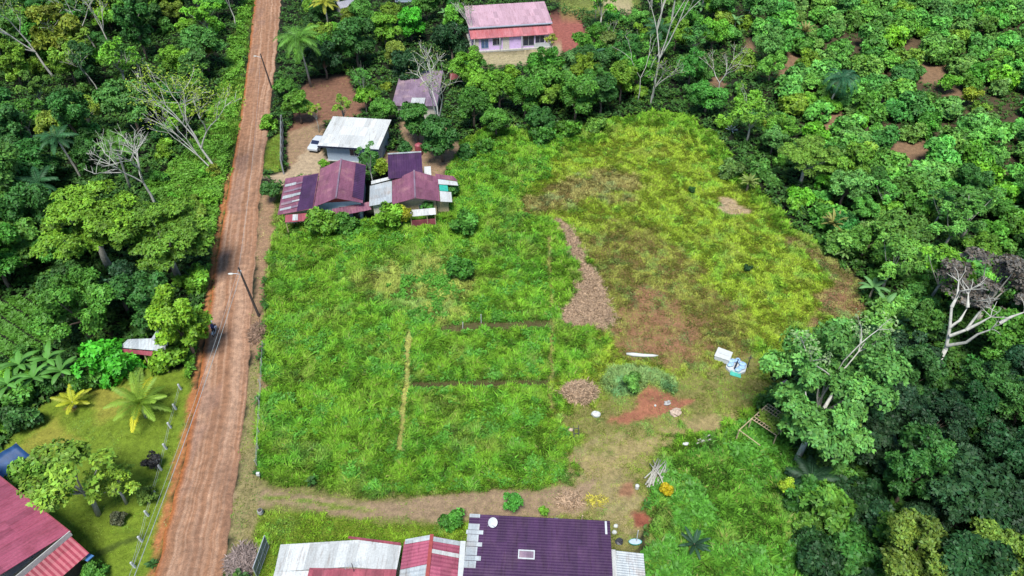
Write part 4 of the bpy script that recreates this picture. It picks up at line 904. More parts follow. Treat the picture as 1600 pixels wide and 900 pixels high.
# pink roofed house
A = G(740, 82); e = house('village_house', A, 9.2, 'long house with pale pink roof, red verandah roof and lilac front walls')
wall_block(e, 0, 15.6, .1, 8.6, 3.0, 'lilac'); wall_block(e, -.4, 16, -.4, 9, .25, 'concrete', 'plinth', -.3)
wall_block(e, 0, 1.1, 0.04, 0.09, 2.9, 'cream', 'wall_panel', .26); wall_block(e, 5.9, 7.2, 0.04, 0.09, 2.9, 'cream', 'wall_panel', .26); wall_block(e, 12.2, 15.6, 0.04, 0.09, 1.0, 'white_paint', 'wall_panel', .26)
window(e, 1.6, .1, .7, 1.4, 1.8, 'blue_glass'); window(e, 3.9, .1, 1.2, 1.7, 1.3); window(e, 10, .1, .7, 2.2, 1.9); window(e, 12.5, .1, 1.1, 1.8, 1.4); door(e, 8.1, .1, .9, 2.1, 'lilac', .25)
for px_ in (.1, 5.2, 9.6, 15.4): MB().box(px_, px_ + .16, -.38, -.22, .25, 2.85).build('post', M['white_paint'], e)
MB().sheet((-.5, -.42, 2.9), (16.1, -.42, 2.9), (16.1, 2.3, 3.75), (-.5, 2.3, 3.75), 40, .03).build('verandah_roof', M['r_pinkred'], e)
r1 = MB().sheet((-.6, 1.9, 4.3), (16.2, 1.9, 4.3), (16.2, 10.2, 5.6), (-.6, 10.2, 5.6), 42, .03).build('roof', M['r_pink'], e)
MB().box(-.6, 16.2, 1.78, 1.88, 4.1, 4.3).build('gutter', M['blue_white'], r1)
wall_block(e, .1, 15.5, 2.3, 8.5, 4.2, 'cream', 'upper_wall', 3.0)
b = MB()
for k in range(6): b.tube([(-2.6 + .02 * k, .4 + k * 1.6, 0), (-2.4, .4 + k * 1.6, 3.4)], .06, 5)
for k in range(5): b.tube([(-2.6, .4, .6 + k * .65), (-2.5, 8.4, .6 + k * .65)], .05, 5)
b.build('slatted_screen', M['white_paint'], e)

# roofs at the very top
e = house('village_house', G(500, 8), 2, 'grey roofed house at the top edge right of the road', 'house'); wall_block(e, -4, 4.5, 0, 7, 2.8, 'cream'); MB().sheet((-4.6, -.6, 2.8), (5, -.6, 2.8), (5, 3.6, 4), (-4.6, 3.6, 4), 24).build('roof', M['r_zinc'], e); window(e, -3, 0, 1, 1.4, 1.1); window(e, 1, 0, 1, 1.4, 1.1)
HA = G(535, 26); e = house('shed', HA, 35, 'small grey pitched roof shelter near the top, right of the yellow palm', 'shed'); wall_block(e, 0, 3.4, 0, 2.8, 1.9, 'concrete'); MB().sheet((-.3, -.3, 1.9), (3.7, -.3, 1.9), (3.7, 1.5, 2.7), (-.3, 1.5, 2.7), 10).sheet((-.3, 1.52, 2.7), (3.7, 1.52, 2.7), (3.7, 3.1, 1.9), (-.3, 3.1, 1.9), 10).build('roof', M['r_grey'], e)
e = house('village_house', G(638, 3), 0, 'white walled house with dark opening at the top edge', 'house'); wall_block(e, -3, 6, 0, 7, 2.8, 'blue_white'); MB().sheet((-3.5, -.8, 2.8), (6.6, -.8, 2.8), (6.6, 7.6, 3.6), (-3.5, 7.6, 3.6), 24).build('roof', M['r_zinc'], e); window(e, -2, 0, .6, 2.6, 1.7); door(e, 2.5, 0, 1, 2)

# mauve shed behind the bare tree
e = house('shed', (-19.6, 114), -1, 'mauve roofed shed half hidden behind the pale bare tree', 'shed'); wall_block(e, 0, 6.6, 0, 11, 2.6, 'cream')
MB().sheet((-.6, -.5, 2.7), (7.0, -.5, 2.7), (7.0, 12, 3.3), (-.6, 12, 3.3), 26).build('roof', M['r_mauve'], e)
MB().sheet((2.6, -.3, 3.0), (4.9, -.3, 3.0), (4.9, 1.7, 3.1), (2.6, 1.7, 3.1), 6, .02, .03).build('roof_patch', M['r_white'], e); window(e, 1, 0, .9, 1.5, 1.1)
b = MB().tube([(0, 0, 0), (0, 0, 1.1), (0, 0, 1.3)], [.75, .7, .2], 12); o = b.build('water_tank', M['blue_sheet']); o.location = G(628, 116, 0); tag(o, 'blue water tank behind the mauve roofed shed', 'tank')
o = MB().sheet((-1, -.7, 2.6), (1.2, -.5, 2.6), (1.0, .8, 2.9), (-1.2, .6, 2.9), 6).box(-.9, 1, -.5, .6, -.2, 2.5).build('shed', M['r_pinkred']); o.scale = (1, 1, .6); o.location = G(711, 122, 0); tag(o, 'tiny red roofed shed in the trees in front of the pink roofed house', 'shed')

# white roofed house
e = house('village_house', (-29.0, 100.35), -7, 'white walled house with a bright white roof behind the purple roofs')
wall_block(e, .3, 8.3, 0, 7, 3.0, 'blue_white'); MB().box(.1, 8.5, -.15, 7.2, -.3, .15).build('plinth', M['concrete'], e)
window(e, 4.0, 0, 1.2, 1.3, 1.1); window(e, 7.0, 0, 1.2, 1.0, 1.1)
MB().sheet((-.7, -.8, 3.05), (8.9, -.8, 3.05), (8.9, 7.4, 3.75), (-.7, 7.4, 3.75), 26, .025).build('roof', M['r_white'], e)
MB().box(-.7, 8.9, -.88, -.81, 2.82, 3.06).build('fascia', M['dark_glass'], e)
MB().tube([(8.6, 1.2, 0), (8.6, 1.2, 3)], .07).build('post', M['white_paint'], e)

# left purple house
e = house('village_house', (-26.9, 82.9), 6, 'left purple roofed house with a gable and a striped lean-to roof')
wall_block(e, .5, 6.2, 1.0, 9.0, 3.1, 'blue_white'); wall_block(e, -4.3, .4, .8, 8, 2.3, 'cream', 'lean_to_wall')
b = MB(); b.add([(.5, 1.03, 3.0), (6.2, 1.03, 3.0), (3.1, 1.03, 4.3), (.5, 1.2, 3.0), (6.2, 1.2, 3.0), (3.1, 1.2, 4.3)], [(0, 1, 2), (5, 4, 3), (0, 3, 4, 1), (1, 4, 5, 2), (2, 5, 3, 0)]); b.build('gable', M['red'], e)
rf = MB().sheet((0, 0, 3.2), (0, 9.9, 3.2), (3.15, 9.9, 4.55), (3.15, -.2, 4.55), 26, .03).build('roof', M['r_purple'], e)
rf2 = MB().sheet((6.55, .3, 3.2), (6.55, 10.2, 3.2), (3.25, 9.9, 4.55), (3.25, -.2, 4.55), 26, .03).build('roof', M['r_purple'], e)
MB().tube([(3.2, -.2, 4.6), (3.2, 9.9, 4.6)], .13, 6).build('ridge_cap', M['r_mauve'], rf)
MB().sheet((5.2, 1.0, 3.85), (5.2, 9.8, 3.85), (6.6, 9.9, 3.27), (6.6, .9, 3.27), 20, .03, .04).build('roof_patch', M['r_dpurple'], rf2)
lr = MB().sheet((-4.9, -.5, 2.6), (-4.9, 8.4, 2.8), (-.1, 8.6, 3.25), (-.1, -.2, 3.1), 24, .03).build('lean_to_roof', M['r_purple'], e)
MB().sheet((-2.3, -.35, 2.93), (-2.3, 8.2, 3.08), (-.2, 8.4, 3.30), (-.2, -.1, 3.17), 24, .03, .03).build('roof_patch', M['r_dpurple'], lr)
for k in range(5):
    y0 = .3 + k * 1.45
    w1, w2, sh = .45 + .4 * ((k * 7) % 3) / 3, .35 + .4 * ((k * 5 + 1) % 3) / 3, .25 * ((k * 3) % 4) / 4
    MB().sheet((-4.7, y0 - sh, 2.70 + y0 * .02), (-4.7, y0 - sh + w1, 2.71 + y0 * .02), (-3.15, y0 + w1 + .25 - sh, 2.88 + y0 * .02), (-3.15, y0 + .2 - sh, 2.87 + y0 * .02), 2, .02, .03).build('pale_sheet', M[('r_zinc', 'r_mauve', 'r_zinc', 'r_mauve', 'r_zinc')[k]], lr)
    MB().sheet((-3.2, y0 + .15, 2.90 + y0 * .02), (-3.2, y0 + .15 + w2, 2.91 + y0 * .02), (-2.25 + .2 * sh, y0 + .3 + w2, 3.03 + y0 * .02), (-2.25 + .2 * sh, y0 + .3, 3.02 + y0 * .02), 2, .02, .03).build('pale_sheet', M[('r_mauve', 'r_zinc', 'r_zinc', 'r_mauve', 'r_mauve')[k]], lr)
MB().sheet((-3.9, -1.5, 2.0), (-.9, -1.4, 2.0), (-.9, -.2, 2.4), (-3.9, -.3, 2.4), 9).build('porch_roof', M['r_maroon'], e)
MB().sheet((-2.9, -1.35, 2.12), (-2.2, -1.35, 2.12), (-2.2, -.4, 2.45), (-2.9, -.4, 2.45), 2, .02, .03).build('roof_patch', M['r_zinc'], e)
for q_ in ((-3.8, -1.3), (-1.0, -1.3)): MB().tube([(q_[0], q_[1], -.2), (q_[0], q_[1], 2.0)], .07).build('post', M['wood'], e)
MB().sheet((2.6, -.9, 2.0), (7.6, .2, 2.1), (7.3, 1.4, 2.6), (2.3, .3, 2.5), 12).build('awning', M['r_purple'], e)
window(e, 3.2, 1.0, 1.3, 1.0, 1.0, 'blue_glass'); door(e, 4.9, 1.0, .9, 2)

# right purple house
e = house('village_house', (-16.35, 83.5), 7, 'right purple roofed house with a taller shed roof behind and white side panels')
wall_block(e, .4, 6.0, .9, 6.4, 3.0, 'wood'); wall_block(e, 0, 4.0, 6.5, 10.8, 3.4, 'dark_wood', 'shed_wall'); wall_block(e, -2.7, .3, 1.4, 6, 2.5, 'cream', 'side_wall'); wall_block(e, 6.1, 7.7, 1.4, 6, 2.3, 'wood', 'side_wall')
rf = MB().sheet((0, .2, 3.1), (0, 6.4, 3.1), (3.2, 6.6, 4.25), (3.2, -.4, 4.25), 18).build('roof', M['r_purple'], e)
MB().sheet((6.5, .2, 3.1), (6.5, 6.4, 3.1), (3.26, 6.6, 4.25), (3.26, -.4, 4.25), 18).build('roof', M['r_purple'], e)
MB().tube([(3.23, -.4, 4.3), (3.23, 6.6, 4.3)], .12, 6).build('ridge_cap', M['r_mauve'], rf)
MB().add([(.4, .87, 2.9), (6.0, .87, 2.9), (3.2, .87, 4.0), (.4, .99, 2.9), (6, .99, 2.9), (3.2, .99, 4.0)], [(0, 1, 2), (5, 4, 3), (0, 3, 4, 1), (1, 4, 5, 2), (2, 5, 3, 0)]).build('gable', M['straw'], e)
MB().sheet((-.5, 6.0, 3.6), (4.4, 6.0, 3.6), (4.4, 11.3, 4.5), (-.5, 11.3, 4.5), 14, .05).build('shed_roof', M['r_dpurple'], e)
MB().box(-.5, 4.4, 11.1, 11.35, 4.52, 4.62).build('roof_edge', M['r_zinc'], e)
MB().sheet((-3.2, .9, 2.6), (-.05, .9, 3.0), (-.05, 6.4, 3.0), (-3.2, 6.0, 2.6), 0).build('side_roof', M['r_zinc'], e)
MB().sheet((-3.0, 6.1, 2.8), (-.2, 6.6, 3.1), (-.2, 7.2, 3.2), (-3.0, 6.8, 2.9), 0).build('roof_patch', M['r_white'], e)
MB().sheet((6.6, .4, 2.9), (8.2, .5, 2.6), (8.2, 3.0, 2.6), (6.6, 3.0, 2.9), 0).build('side_roof', M['r_white'], e)
MB().sheet((6.6, 3.1, 2.92), (7.8, 3.1, 2.7), (7.8, 4.6, 2.7), (6.6, 4.6, 2.92), 0).build('roof_patch', M['teal'], e)
MB().sheet((6.4, 4.7, 3.0), (9.3, 4.6, 2.6), (9.2, 5.6, 2.6), (6.4, 6.0, 3.0), 0).build('roof_patch', M['r_white'], e)
MB().sheet((6.2, 6.1, 3.05), (9.3, 5.7, 2.65), (8.8, 7.0, 2.7), (6.2, 7.3, 3.1), 6).build('roof_patch', M['r_purple'], e)
MB().sheet((4.6, 7.6, 2.7), (5.6, 7.6, 2.7), (5.6, 9.8, 2.9), (4.6, 9.8, 2.9), 4).build('roof_patch', M['r_white'], e)
MB().sheet((2.2, -1.6, 2.1), (5.8, -1.5, 2.1), (5.8, -.5, 2.5), (2.2, -.6, 2.5), 8).build('awning', M['r_white'], e)
MB().box(2.4, 5.7, -1.3, -1.2, -.1, 1.2).build('porch_wall', M['r_maroon'], e)
for x_ in (2.4, 4.6, 5.7): MB().tube([(x_, -1.3, -.1), (x_, -1.3, 2.1)], .05).build('post', M['wood'], e)
window(e, 3.6, .9, 1.3, 1.3, .9)
o = MB().sheet((0, 0, 0), (.9, .2, 0), (.8, 1.2, 1.4), (0, 1.0, 1.4), 0, .02, .05).build('tarpaulin', M['blue_sheet']); o.location = (-10.6, 91.5, .2); tag(o, 'small light blue tarpaulin behind the right purple house', 'tarpaulin')
o = MB().tube([(0, 0, 0), (0, 0, 1.6), (0, 0, 1.8)], [.6, .6, .3], 12).build('water_tank', M['r_maroon']); o.location = G(655, 240, 0); tag(o, 'red drum shaped tank behind the upper purple shed', 'tank')

# deep purple roofed house at the bottom, its white annex
A = G(734, 803, 4.5); e = house('village_house', (A[0], A[1]), -3.2, 'deep purple roofed house with white edge sheets and a corrugated white annex')
wall_block(e, .5, 11.4, -14, -.5, 4.1, 'cream'); wall_block(e, 12.0, 14.2, -14, -2.6, 3.0, 'white_paint', 'annex_wall')
rf = MB().sheet((0, 0, 4.5), (0, -15, 4.5), (11.9, -15, 4.5), (11.9, 0, 4.5), 60, .02).build('roof', M['r_dpurple'], e)
pz = 4.545
for (x0, x1, y0, y1) in ((0, .9, -.35, -.02), (0, .95, -1.5, -.95), (-.12, 1.3, -1.9, -1.54), (0, .95, -2.6, -1.95), (0, 1.3, -3.0, -2.64), (0, .95, -3.8, -3.05), (0, 1.3, -4.25, -3.85), (-.02, .95, -4.9, -4.3)):
    MB().box(x0, x1, y0, y1, pz, pz + .03).build('pale_sheet', M['r_zinc'], rf)
MB().box(11.45, 11.62, -1.3, -.1, pz, pz + .03).build('pale_sheet', M['white_paint'], rf)
b = MB(); b.box(4.3, 5.65, -3.2, -3.1, pz, pz + .06).box(4.3, 5.65, -3.9, -3.8, pz, pz + .06).box(4.3, 4.4, -3.8, -3.2, pz, pz + .06).box(5.55, 5.65, -3.8, -3.2, pz, pz + .06); sk = b.build('skylight', M['white_paint'], rf); MB().box(4.42, 5.53, -3.78, -3.22, pz, pz + .03).build('pane', M['r_mauve'], sk)
MB().sheet((12.0, -2.1, 3.5), (12.0, -15, 3.5), (14.7, -15, 3.2), (14.7, -2.1, 3.2), 60, .045).build('annex_roof', M['r_zinc'], e)
MB().box(11.95, 12.35, -15, -2.1, 3.52, 3.6).build('flashing', M['r_white'], e)
# satellite dish on it
d = empty('satellite_dish', G(768, 822, 4.55), 0, 'round white satellite dish on the deep purple roof', 'satellite dish')
b = MB()
for i in range(6):
    for j in range(14):
        pass
rings = []; V = []; F = []
for i in range(6):
    r_ = .42 * i / 5
    for j in range(16): t = 2 * math.pi * j / 16; V.append((r_ * math.cos(t), r_ * math.sin(t), .35 * r_ * r_))
for i in range(5):
    for j in range(16): j2 = (j + 1) % 16; F.append((i * 16 + j, i * 16 + j2, (i + 1) * 16 + j2, (i + 1) * 16 + j))
n_ = len(V); V += [(x, y, z - .02) for x, y, z in V]; F += [tuple(k + n_ for k in reversed(f)) for f in F]
dm = MB().add(V, F).build('dish', M['white_paint'], d, True); dm.location = (.1, 0, .55); dm.rotation_euler = (R(35), R(25), 0)
MB().tube([(0, 0, 0), (0, 0, .45), (.1, 0, .52)], .035).build('mast', M['metal'], d); MB().tube([(0, -.1, .35), (.3, -.55, .8)], .02).build('arm', M['metal'], d); MB().tube([(-.35, 0, 0), (0, 0, .4)], .02).build('strut', M['metal'], d)

# long white/red roofed house
e = house('village_house', (-19.5, 32.9), 0, 'long house with a white sheet roof and red old sheets at the bottom edge')
wall_block(e, .5, 9.9, -12, -.5, 2.9, 'cream')
rf = MB().sheet((0, 0, 3.2), (6.5, .35, 3.35), (6.2, -2.2, 3.62), (.2, -2.6, 3.5), 14, .015).sheet((6.5, .35, 3.35), (10.2, -.1, 3.2), (10.1, -2.5, 3.5), (6.2, -2.2, 3.62), 8, .015).sheet((.2, -2.6, 3.5), (3.0, -2.5, 3.55), (2.5, -12, 3.0), (-.2, -12, 3.0), 7, .015).build('roof', M['r_white'], e)
MB().sheet((3.0, -2.3, 3.60), (10.1, -2.4, 3.56), (10.0, -12, 3.0), (2.5, -12, 3.0), 20, .02).build('roof', M['r_maroon'], e)
MB().sheet((5.6, .55, 3.28), (10.1, .0, 3.12), (10.1, .25, 3.08), (5.6, .8, 3.2), 0, 0, .04).build('old_sheet', M['r_maroon'], e)
for x_ in (1.8, 3.6, 5.4, 7.2, 9): MB().tube([(x_, -.5, -.2), (x_, -.5, 2.9)], .06).build('post', M['wood'], e)
# tv antenna
an = empty('tv_antenna', G(553, 893, 3.6), R(20), 'television antenna on the red part of the long roof', 'antenna')
MB().tube([(0, 0, -.2), (0, 0, 1.3)], .03).build('mast', M['dark_metal'], an); b = MB().tube([(-.6, 0, 1.2), (.6, 0, 1.25)], .02)
for k in range(6): b.tube([(-.55 + k * .22, -.3, 1.22), (-.55 + k * .22, .3, 1.22)], .015, 4)
b.build('array', M['metal'], an)
# middle rose gable
e = house('village_house', (-9.05, 32.95), -1, 'narrow rose red gabled roof between the white and the deep purple roofs')
wall_block(e, .3, 4.6, -12, -.4, 3.2, 'cream')
rf = MB().sheet((0, 0, 3.6), (0, -2.5, 3.6), (2.25, -2.3, 4.2), (2.25, .2, 4.2), 8).build('roof', M['r_rose'], e)
MB().sheet((0, -2.52, 3.6), (0, -12, 3.6), (2.25, -12, 4.2), (2.25, -2.32, 4.2), 24).build('roof', M['r_zinc'], e)
MB().sheet((4.7, .1, 3.6), (4.7, -12, 3.6), (2.4, -12, 4.2), (2.4, .2, 4.2), 34).build('roof', M['r_rose'], e)
MB().box(2.2, 2.5, -12, .3, 4.22, 4.32).build('ridge_cap', M['red'], rf)
MB().sheet((2.5, .1, 4.26), (2.5, -.3, 4.26), (4.7, -.35, 3.7), (4.7, .05, 3.7), 0, 0, .03).build('pale_sheet', M['r_zinc'], e)
MB().sheet((2.5, -1.0, 4.26), (2.5, -1.35, 4.26), (4.7, -1.45, 3.7), (4.7, -1.1, 3.7), 0, 0, .03).build('pale_sheet', M['r_white'], e)
MB().sheet((.1, .15, 3.7), (2.2, .25, 4.28), (2.2, -.2, 4.28), (.1, -.3, 3.7), 0, 0, .03).build('pale_sheet', M['r_zinc'], e)
MB().box(4.75, 5.2, -12, -.1, 3.7, 4.0).build('parapet', M['white_paint'], e)

# rose house in the lower left corner
A = G(108, 831, 3.8); e = house('village_house', (A[0], A[1]), -32, 'rose pink roofed house cut by the lower left corner, with a lower red side roof')
wall_block(e, -12, -.7, -9, -.7, 3.4, 'cream'); wall_block(e, -.6, 1.2, -9, -.9, 2.3, 'dark_wood', 'side_wall')
rf = MB().sheet((0, 0, 3.8), (-13, 0, 3.8), (-13, -6, 5.3), (0, -6, 5.3), 34).build('roof', M['r_rose'], e)
MB().sheet((0, -12, 3.8), (-13, -12, 3.8), (-13, -6.05, 5.3), (0, -6.05, 5.3), 34).build('roof', M['r_rose'], e)
MB().sheet((.1, -.1, 3.3), (.1, -12, 3.3), (2.1, -12, 2.5), (2.1, -.1, 2.5), 30).build('side_roof', M['r_roselow'], e)
MB().box(.02, .09, -6, .05, 3.3, 3.9).build('flashing', M['r_white'], e)
MB().tube([(-13, .05, 3.78), (.1, .05, 3.78)], .07).build('gutter', M['r_maroon'], e)
for y_ in (-.5, -3.5, -6.5): MB().tube([(1.9, y_, -.2), (1.9, y_, 2.5)], .07).build('post', M['wood'], e)
o = MB().sheet((0, 0, 0), (.9, -.35, 0), (.6, -.9, .05), (-.3, -.5, .05), 0, .02, .08).tube([(.4, -.5, -2), (.4, -.5, 0)], .04).build('awning_sheet', M['blue_sheet']); o.location = G(133, 862, 2.0); tag(o, 'small blue sheet on a post at the corner of the rose roofed house', 'awning')
o = MB().box(-.5, .5, -.1, .1, 0, .08).build('plank', M['wood']); o.location = G(128, 868, 2.2); o.rotation_euler = (0, 0, R(-50)); tag(o, 'short pale plank at the corner of the rose roofed house', 'plank')
e = empty('tarpaulin', G(10, 730, 0), 0, 'dark blue tarpaulin stretched on poles at the left edge', 'tarpaulin')
T0 = G(10, 730, 0)
def rel(px, py, z): g = G(px, py, z); return (g[0] - T0[0], g[1] - T0[1], z)
b = MB(); b.sheet(rel(-70, 745, 2.4), rel(25, 692, 2.8), rel(53, 714, 2.2), rel(-5, 765, 2.2), 3, .1, .03, ny=6, sag=.45); b.build('sheet', M['tarp'], e, True)
for q_ in (rel(25, 692, 2.8), rel(53, 714, 2.2), rel(-5, 765, 2.2)): MB().tube([(q_[0], q_[1], -.2), q_], .05).build('pole', M['wood'], e)

# the hut by the bright roadside tree
H0 = G(225, 556, 0); e = empty('hut', H0, 0, 'open hut with a whitish roof and red eave under the bright roadside tree', 'hut')
def rh(px, py, z): g = G(px, py, z); return (g[0] - H0[0], g[1] - H0[1], z)
MB().sheet(rh(186, 543, 2.6), rh(259, 549, 2.6), rh(259, 528, 3.4), rh(200, 530, 3.4), 14).sheet(rh(236, 530, 3.45), rh(262, 540, 3.3), rh(264, 512, 3.5), rh(247, 512, 3.5), 5).build('roof', M['r_zinc'], e)
MB().sheet(rh(186, 545, 2.55), rh(259, 551, 2.55), rh(256, 559, 2.15), rh(190, 550, 2.15), 14).build('eave', M['r_maroon'], e)
for q_ in ((192, 551), (225, 553), (254, 559), (256, 535), (205, 535)):
    g = rh(q_[0], q_[1], 2.15); MB().tube([(g[0], g[1], -.2), g], .06).build('post', M['wood'], e)
MB().box(-1.6, 2.0, .9, 1.0, -.1, 1.3).build('back_wall', M['dark_wood'], e)
b = MB(); 
for z in (.4, .8, 1.2): b.tube([(.9, -.2, z), (2.4, -.4, z)], .04)
b.build('rail', M['wood'], e)

# ------------------------------------------------------------------ walls, posts, poles
e = empty('metal_wall', G(443, 272), 0, 'tall grey sheet metal wall between the road verge and the yard', 'wall')
a_ = G(443, 272); b_ = G(443, 200); dx, dy = b_[0] - a_[0], b_[1] - a_[1]
MB().sheet((0, 0, 0), (dx, dy, 0), (dx, dy, 2.4), (0, 0, 2.4), 30, .03, .05).build('panel', M['r_zinc'], e)
for k in range(7): t = k / 6; MB().tube([(dx * t + .1, dy * t, -.2), (dx * t + .1, dy * t, 2.45)], .05).build('post', M['metal'], e)
wp = [(283, 603), (275, 634), (267, 663), (260, 696), (252, 729), (242, 765), (232, 801), (222, 841), (211, 881)]
pm = None; nm = ['farthest', 'second farthest', 'third farthest', 'fourth farthest', 'middle', 'fourth nearest', 'third nearest', 'second nearest', 'nearest']
for (px, py), n_ in zip(wp, nm):
    x, y, _ = G(px, py + 5)
    if pm is None: pm = MB().add([(-.08, -.08, -.1), (.08, -.08, -.1), (.08, .08, -.1), (-.08, .08, -.1), (-.08, -.08, .85), (.08, -.08, .85), (.08, .08, .85), (-.08, .08, .85), (0, 0, .95)], [(0, 1, 5, 4), (1, 2, 6, 5), (2, 3, 7, 6), (3, 0, 4, 7), (4, 5, 8), (5, 6, 8), (6, 7, 8), (7, 4, 8)]).build('fence_post', M['white_paint']); o = pm
    else: o = pm.copy(); COL.objects.link(o)
    o.location = (x, y, hz(x, y)); o.rotation_euler = (0, R(-8), 0); tag(o, f'{n_} white post in the row between lawn and road', 'post', 'white posts along the garden')
    if n_ == 'nearest': pass
b = MB()
for (p, q) in zip(wp[:-1], wp[1:]):
    a_, c_ = G(p[0], p[1] + 5), G(q[0], q[1] + 5)
    for z in (.4, .75): b.tube([(a_[0], a_[1], z), ((a_[0] + c_[0]) / 2, (a_[1] + c_[1]) / 2, z - .04), (c_[0], c_[1], z)], .012, 4)
tag(b.build('fence_wire', M['metal']), 'thin wire strung between the white posts', 'wire')
fp = [(412, 540), (409, 568), (407, 600), (406, 628), (407, 655), (406, 675), (404, 700), (402, 725)]; pm2 = None
for i, (px, py) in enumerate(fp):
    x, y, _ = G(px, py + 4)
    if pm2 is None: pm2 = MB().tube([(0, 0, -.1), (.03, .02, .6), (0, 0, 1.15)], [.06, .055, .05], 6).build('fence_post', M['pale_bark']); o = pm2
    else: o = pm2.copy(); COL.objects.link(o)
    o.location = (x, y, hz(x, y)); o.rotation_euler = (random.uniform(-.08, .08), random.uniform(-.08, .08), 0)
    tag(o, ['farthest', 'second farthest', 'third farthest', 'fourth farthest', 'fourth nearest', 'third nearest', 'second nearest', 'nearest'][i] + ' grey stake in the field fence right of the road', 'post', 'grey stakes along the field')
b = MB(); a_ = G(412, 544); c_ = G(402, 729)
for z in (.5, .9): b.tube([(a_[0], a_[1], z), (c_[0], c_[1], z)], .012, 4)
tag(b.build('fence_wire', M['metal']), 'barbed wire along the left side of the field', 'wire')
# utility pole with street lamp
pb = G(405, 494); e = empty('utility_pole', pb, 0, 'leaning dark wooden utility pole with a street lamp at the field corner', 'pole')
PT = (-.75, .15, 7.4); MB().tube([(0, 0, -.3), PT], [.17, .11], 8).build('pole', M['dark_wood'], e)
lm = MB().tube([(-.6, .1, 6.2), (-1.0, 0, 6.6), (-1.5, -.05, 6.65)], .035, 6).build('lamp_arm', M['metal'], e)
MB().ell((-1.75, -.05, 6.62), (.34, .15, .09)).build('lamp_head', M['lamp'], lm, True)
b = MB().box(-.9, -.5, .05, .13, 6.9, 7.0); b.build('insulator_bracket', M['metal'], e)
def wires(a_, c_, n, sag, label, offs=((0, 0, 0),), r_=.018):
    b = MB()
    for o_ in offs:
        pts = []
        for k in range(n + 1):
            t = k / n; pts.append((a_[0] + (c_[0] - a_[0]) * t + o_[0], a_[1] + (c_[1] - a_[1]) * t + o_[1], a_[2] + (c_[2] - a_[2]) * t + o_[2] - sag * 4 * t * (1 - t)))
        b.tube(pts, r_, 4)
    tag(b.build('power_line', M['metal']), label, 'power line')
ptw = (pb[0] + PT[0], pb[1] + PT[1], 7.2); c_ = G(150, 1030, 7)
wires(ptw, c_, 16, .8, 'pale overhead cables sloping from the pole towards the lower left', ((0, 0, 0), (.25, 0, -.25), (.1, 0, -.6)), .013)
p2 = G(425, 138); e = empty('utility_pole', p2, 0, 'dark utility pole on the right side of the road near the coconut palm', 'pole')
MB().tube([(0, 0, -.3), (-.7, .1, 6.5)], [.16, .1], 8).build('pole', M['dark_wood'], e); lm = MB().tube([(-.6, .1, 5.8), (-1.5, 0, 6.1)], .035).build('lamp_arm', M['metal'], e); MB().ell((-1.7, 0, 6.1), (.32, .14, .09)).build('lamp_head', M['lamp'], lm, True)
wires(ptw, (p2[0] - .7, p2[1], 6.3), 14, 1.2, 'overhead cable running up the road between the two utility poles', r_=.012)

# ------------------------------------------------------------------ car
e = empty('parked_car', (-31.15, 104.7, -.02), R(-14), 'white car parked beside the white roofed house', 'car')
prof = [(-2.1, .35), (-2.12, .72), (-1.95, .88), (-1.05, .98), (-.45, 1.42), (.95, 1.44), (1.65, 1.0), (2.0, .92), (2.1, .6), (2.08, .32)]  # y (front at -), z
b = MB(); hw = .84; vs = []
for sx in (-1, 1):
    for (y_, z_) in prof: vs.append((sx * hw * (.80 if z_ > 1.3 else 1.0), y_, z_))
n = len(prof); fs = [tuple(range(n))[::-1], tuple(range(n, 2 * n))] + [(i, (i + 1) % n, n + (i + 1) % n, n + i) for i in range(n)]
body = b.add(vs, fs).build('body', M['car_paint'], e, bevel=.07)
MB().add([(-.7, -1.04, 1.02), (.7, -1.04, 1.02), (.62, -.52, 1.42), (-.62, -.52, 1.42), (-.7, -1.0, .98), (.7, -1.0, .98), (.62, -.48, 1.38), (-.62, -.48, 1.38)], [(0, 1, 2, 3), (7, 6, 5, 4), (0, 4, 5, 1), (1, 5, 6, 2), (2, 6, 7, 3), (3, 7, 4, 0)]).build('windscreen', M['dark_glass'], e)
MB().add([(-.66, 1.62, 1.06), (.66, 1.62, 1.06), (.6, 1.05, 1.44), (-.6, 1.05, 1.44), (-.66, 1.58, 1.02), (.66, 1.58, 1.02), (.6, 1.0, 1.4), (-.6, 1.0, 1.4)], [(0, 1, 2, 3), (7, 6, 5, 4), (0, 4, 5, 1), (1, 5, 6, 2), (2, 6, 7, 3), (3, 7, 4, 0)]).build('rear_window', M['dark_glass'], e)
for sx in (-1, 1):
    MB().add([(sx * .855, -.8, 1.0), (sx * .855, 1.35, 1.0), (sx * .70, .95, 1.39), (sx * .70, -.38, 1.39), (sx * .84, -.8, 1.0), (sx * .84, 1.35, 1.0), (sx * .68, .95, 1.38), (sx * .68, -.38, 1.38)], [(0, 1, 2, 3), (7, 6, 5, 4), (0, 4, 5, 1), (1, 5, 6, 2), (2, 6, 7, 3), (3, 7, 4, 0)]).build('side_window', M['dark_glass'], e)
    MB().ell((sx * .6, -2.08, .68), (.18, .07, .09)).build('headlight', M['lamp'], e)
    for wy in (-1.3, 1.3):
        wh = empty('wheel', (sx * .78, wy, .32)); wh.parent = e
        MB().tube([(-.1, 0, 0), (.1, 0, 0)], .32, 16).build('tyre', M['rubber'], wh); MB().tube([(-.115, 0, 0), (.115, 0, 0)], .19, 12).build('rim', M['metal'], wh)

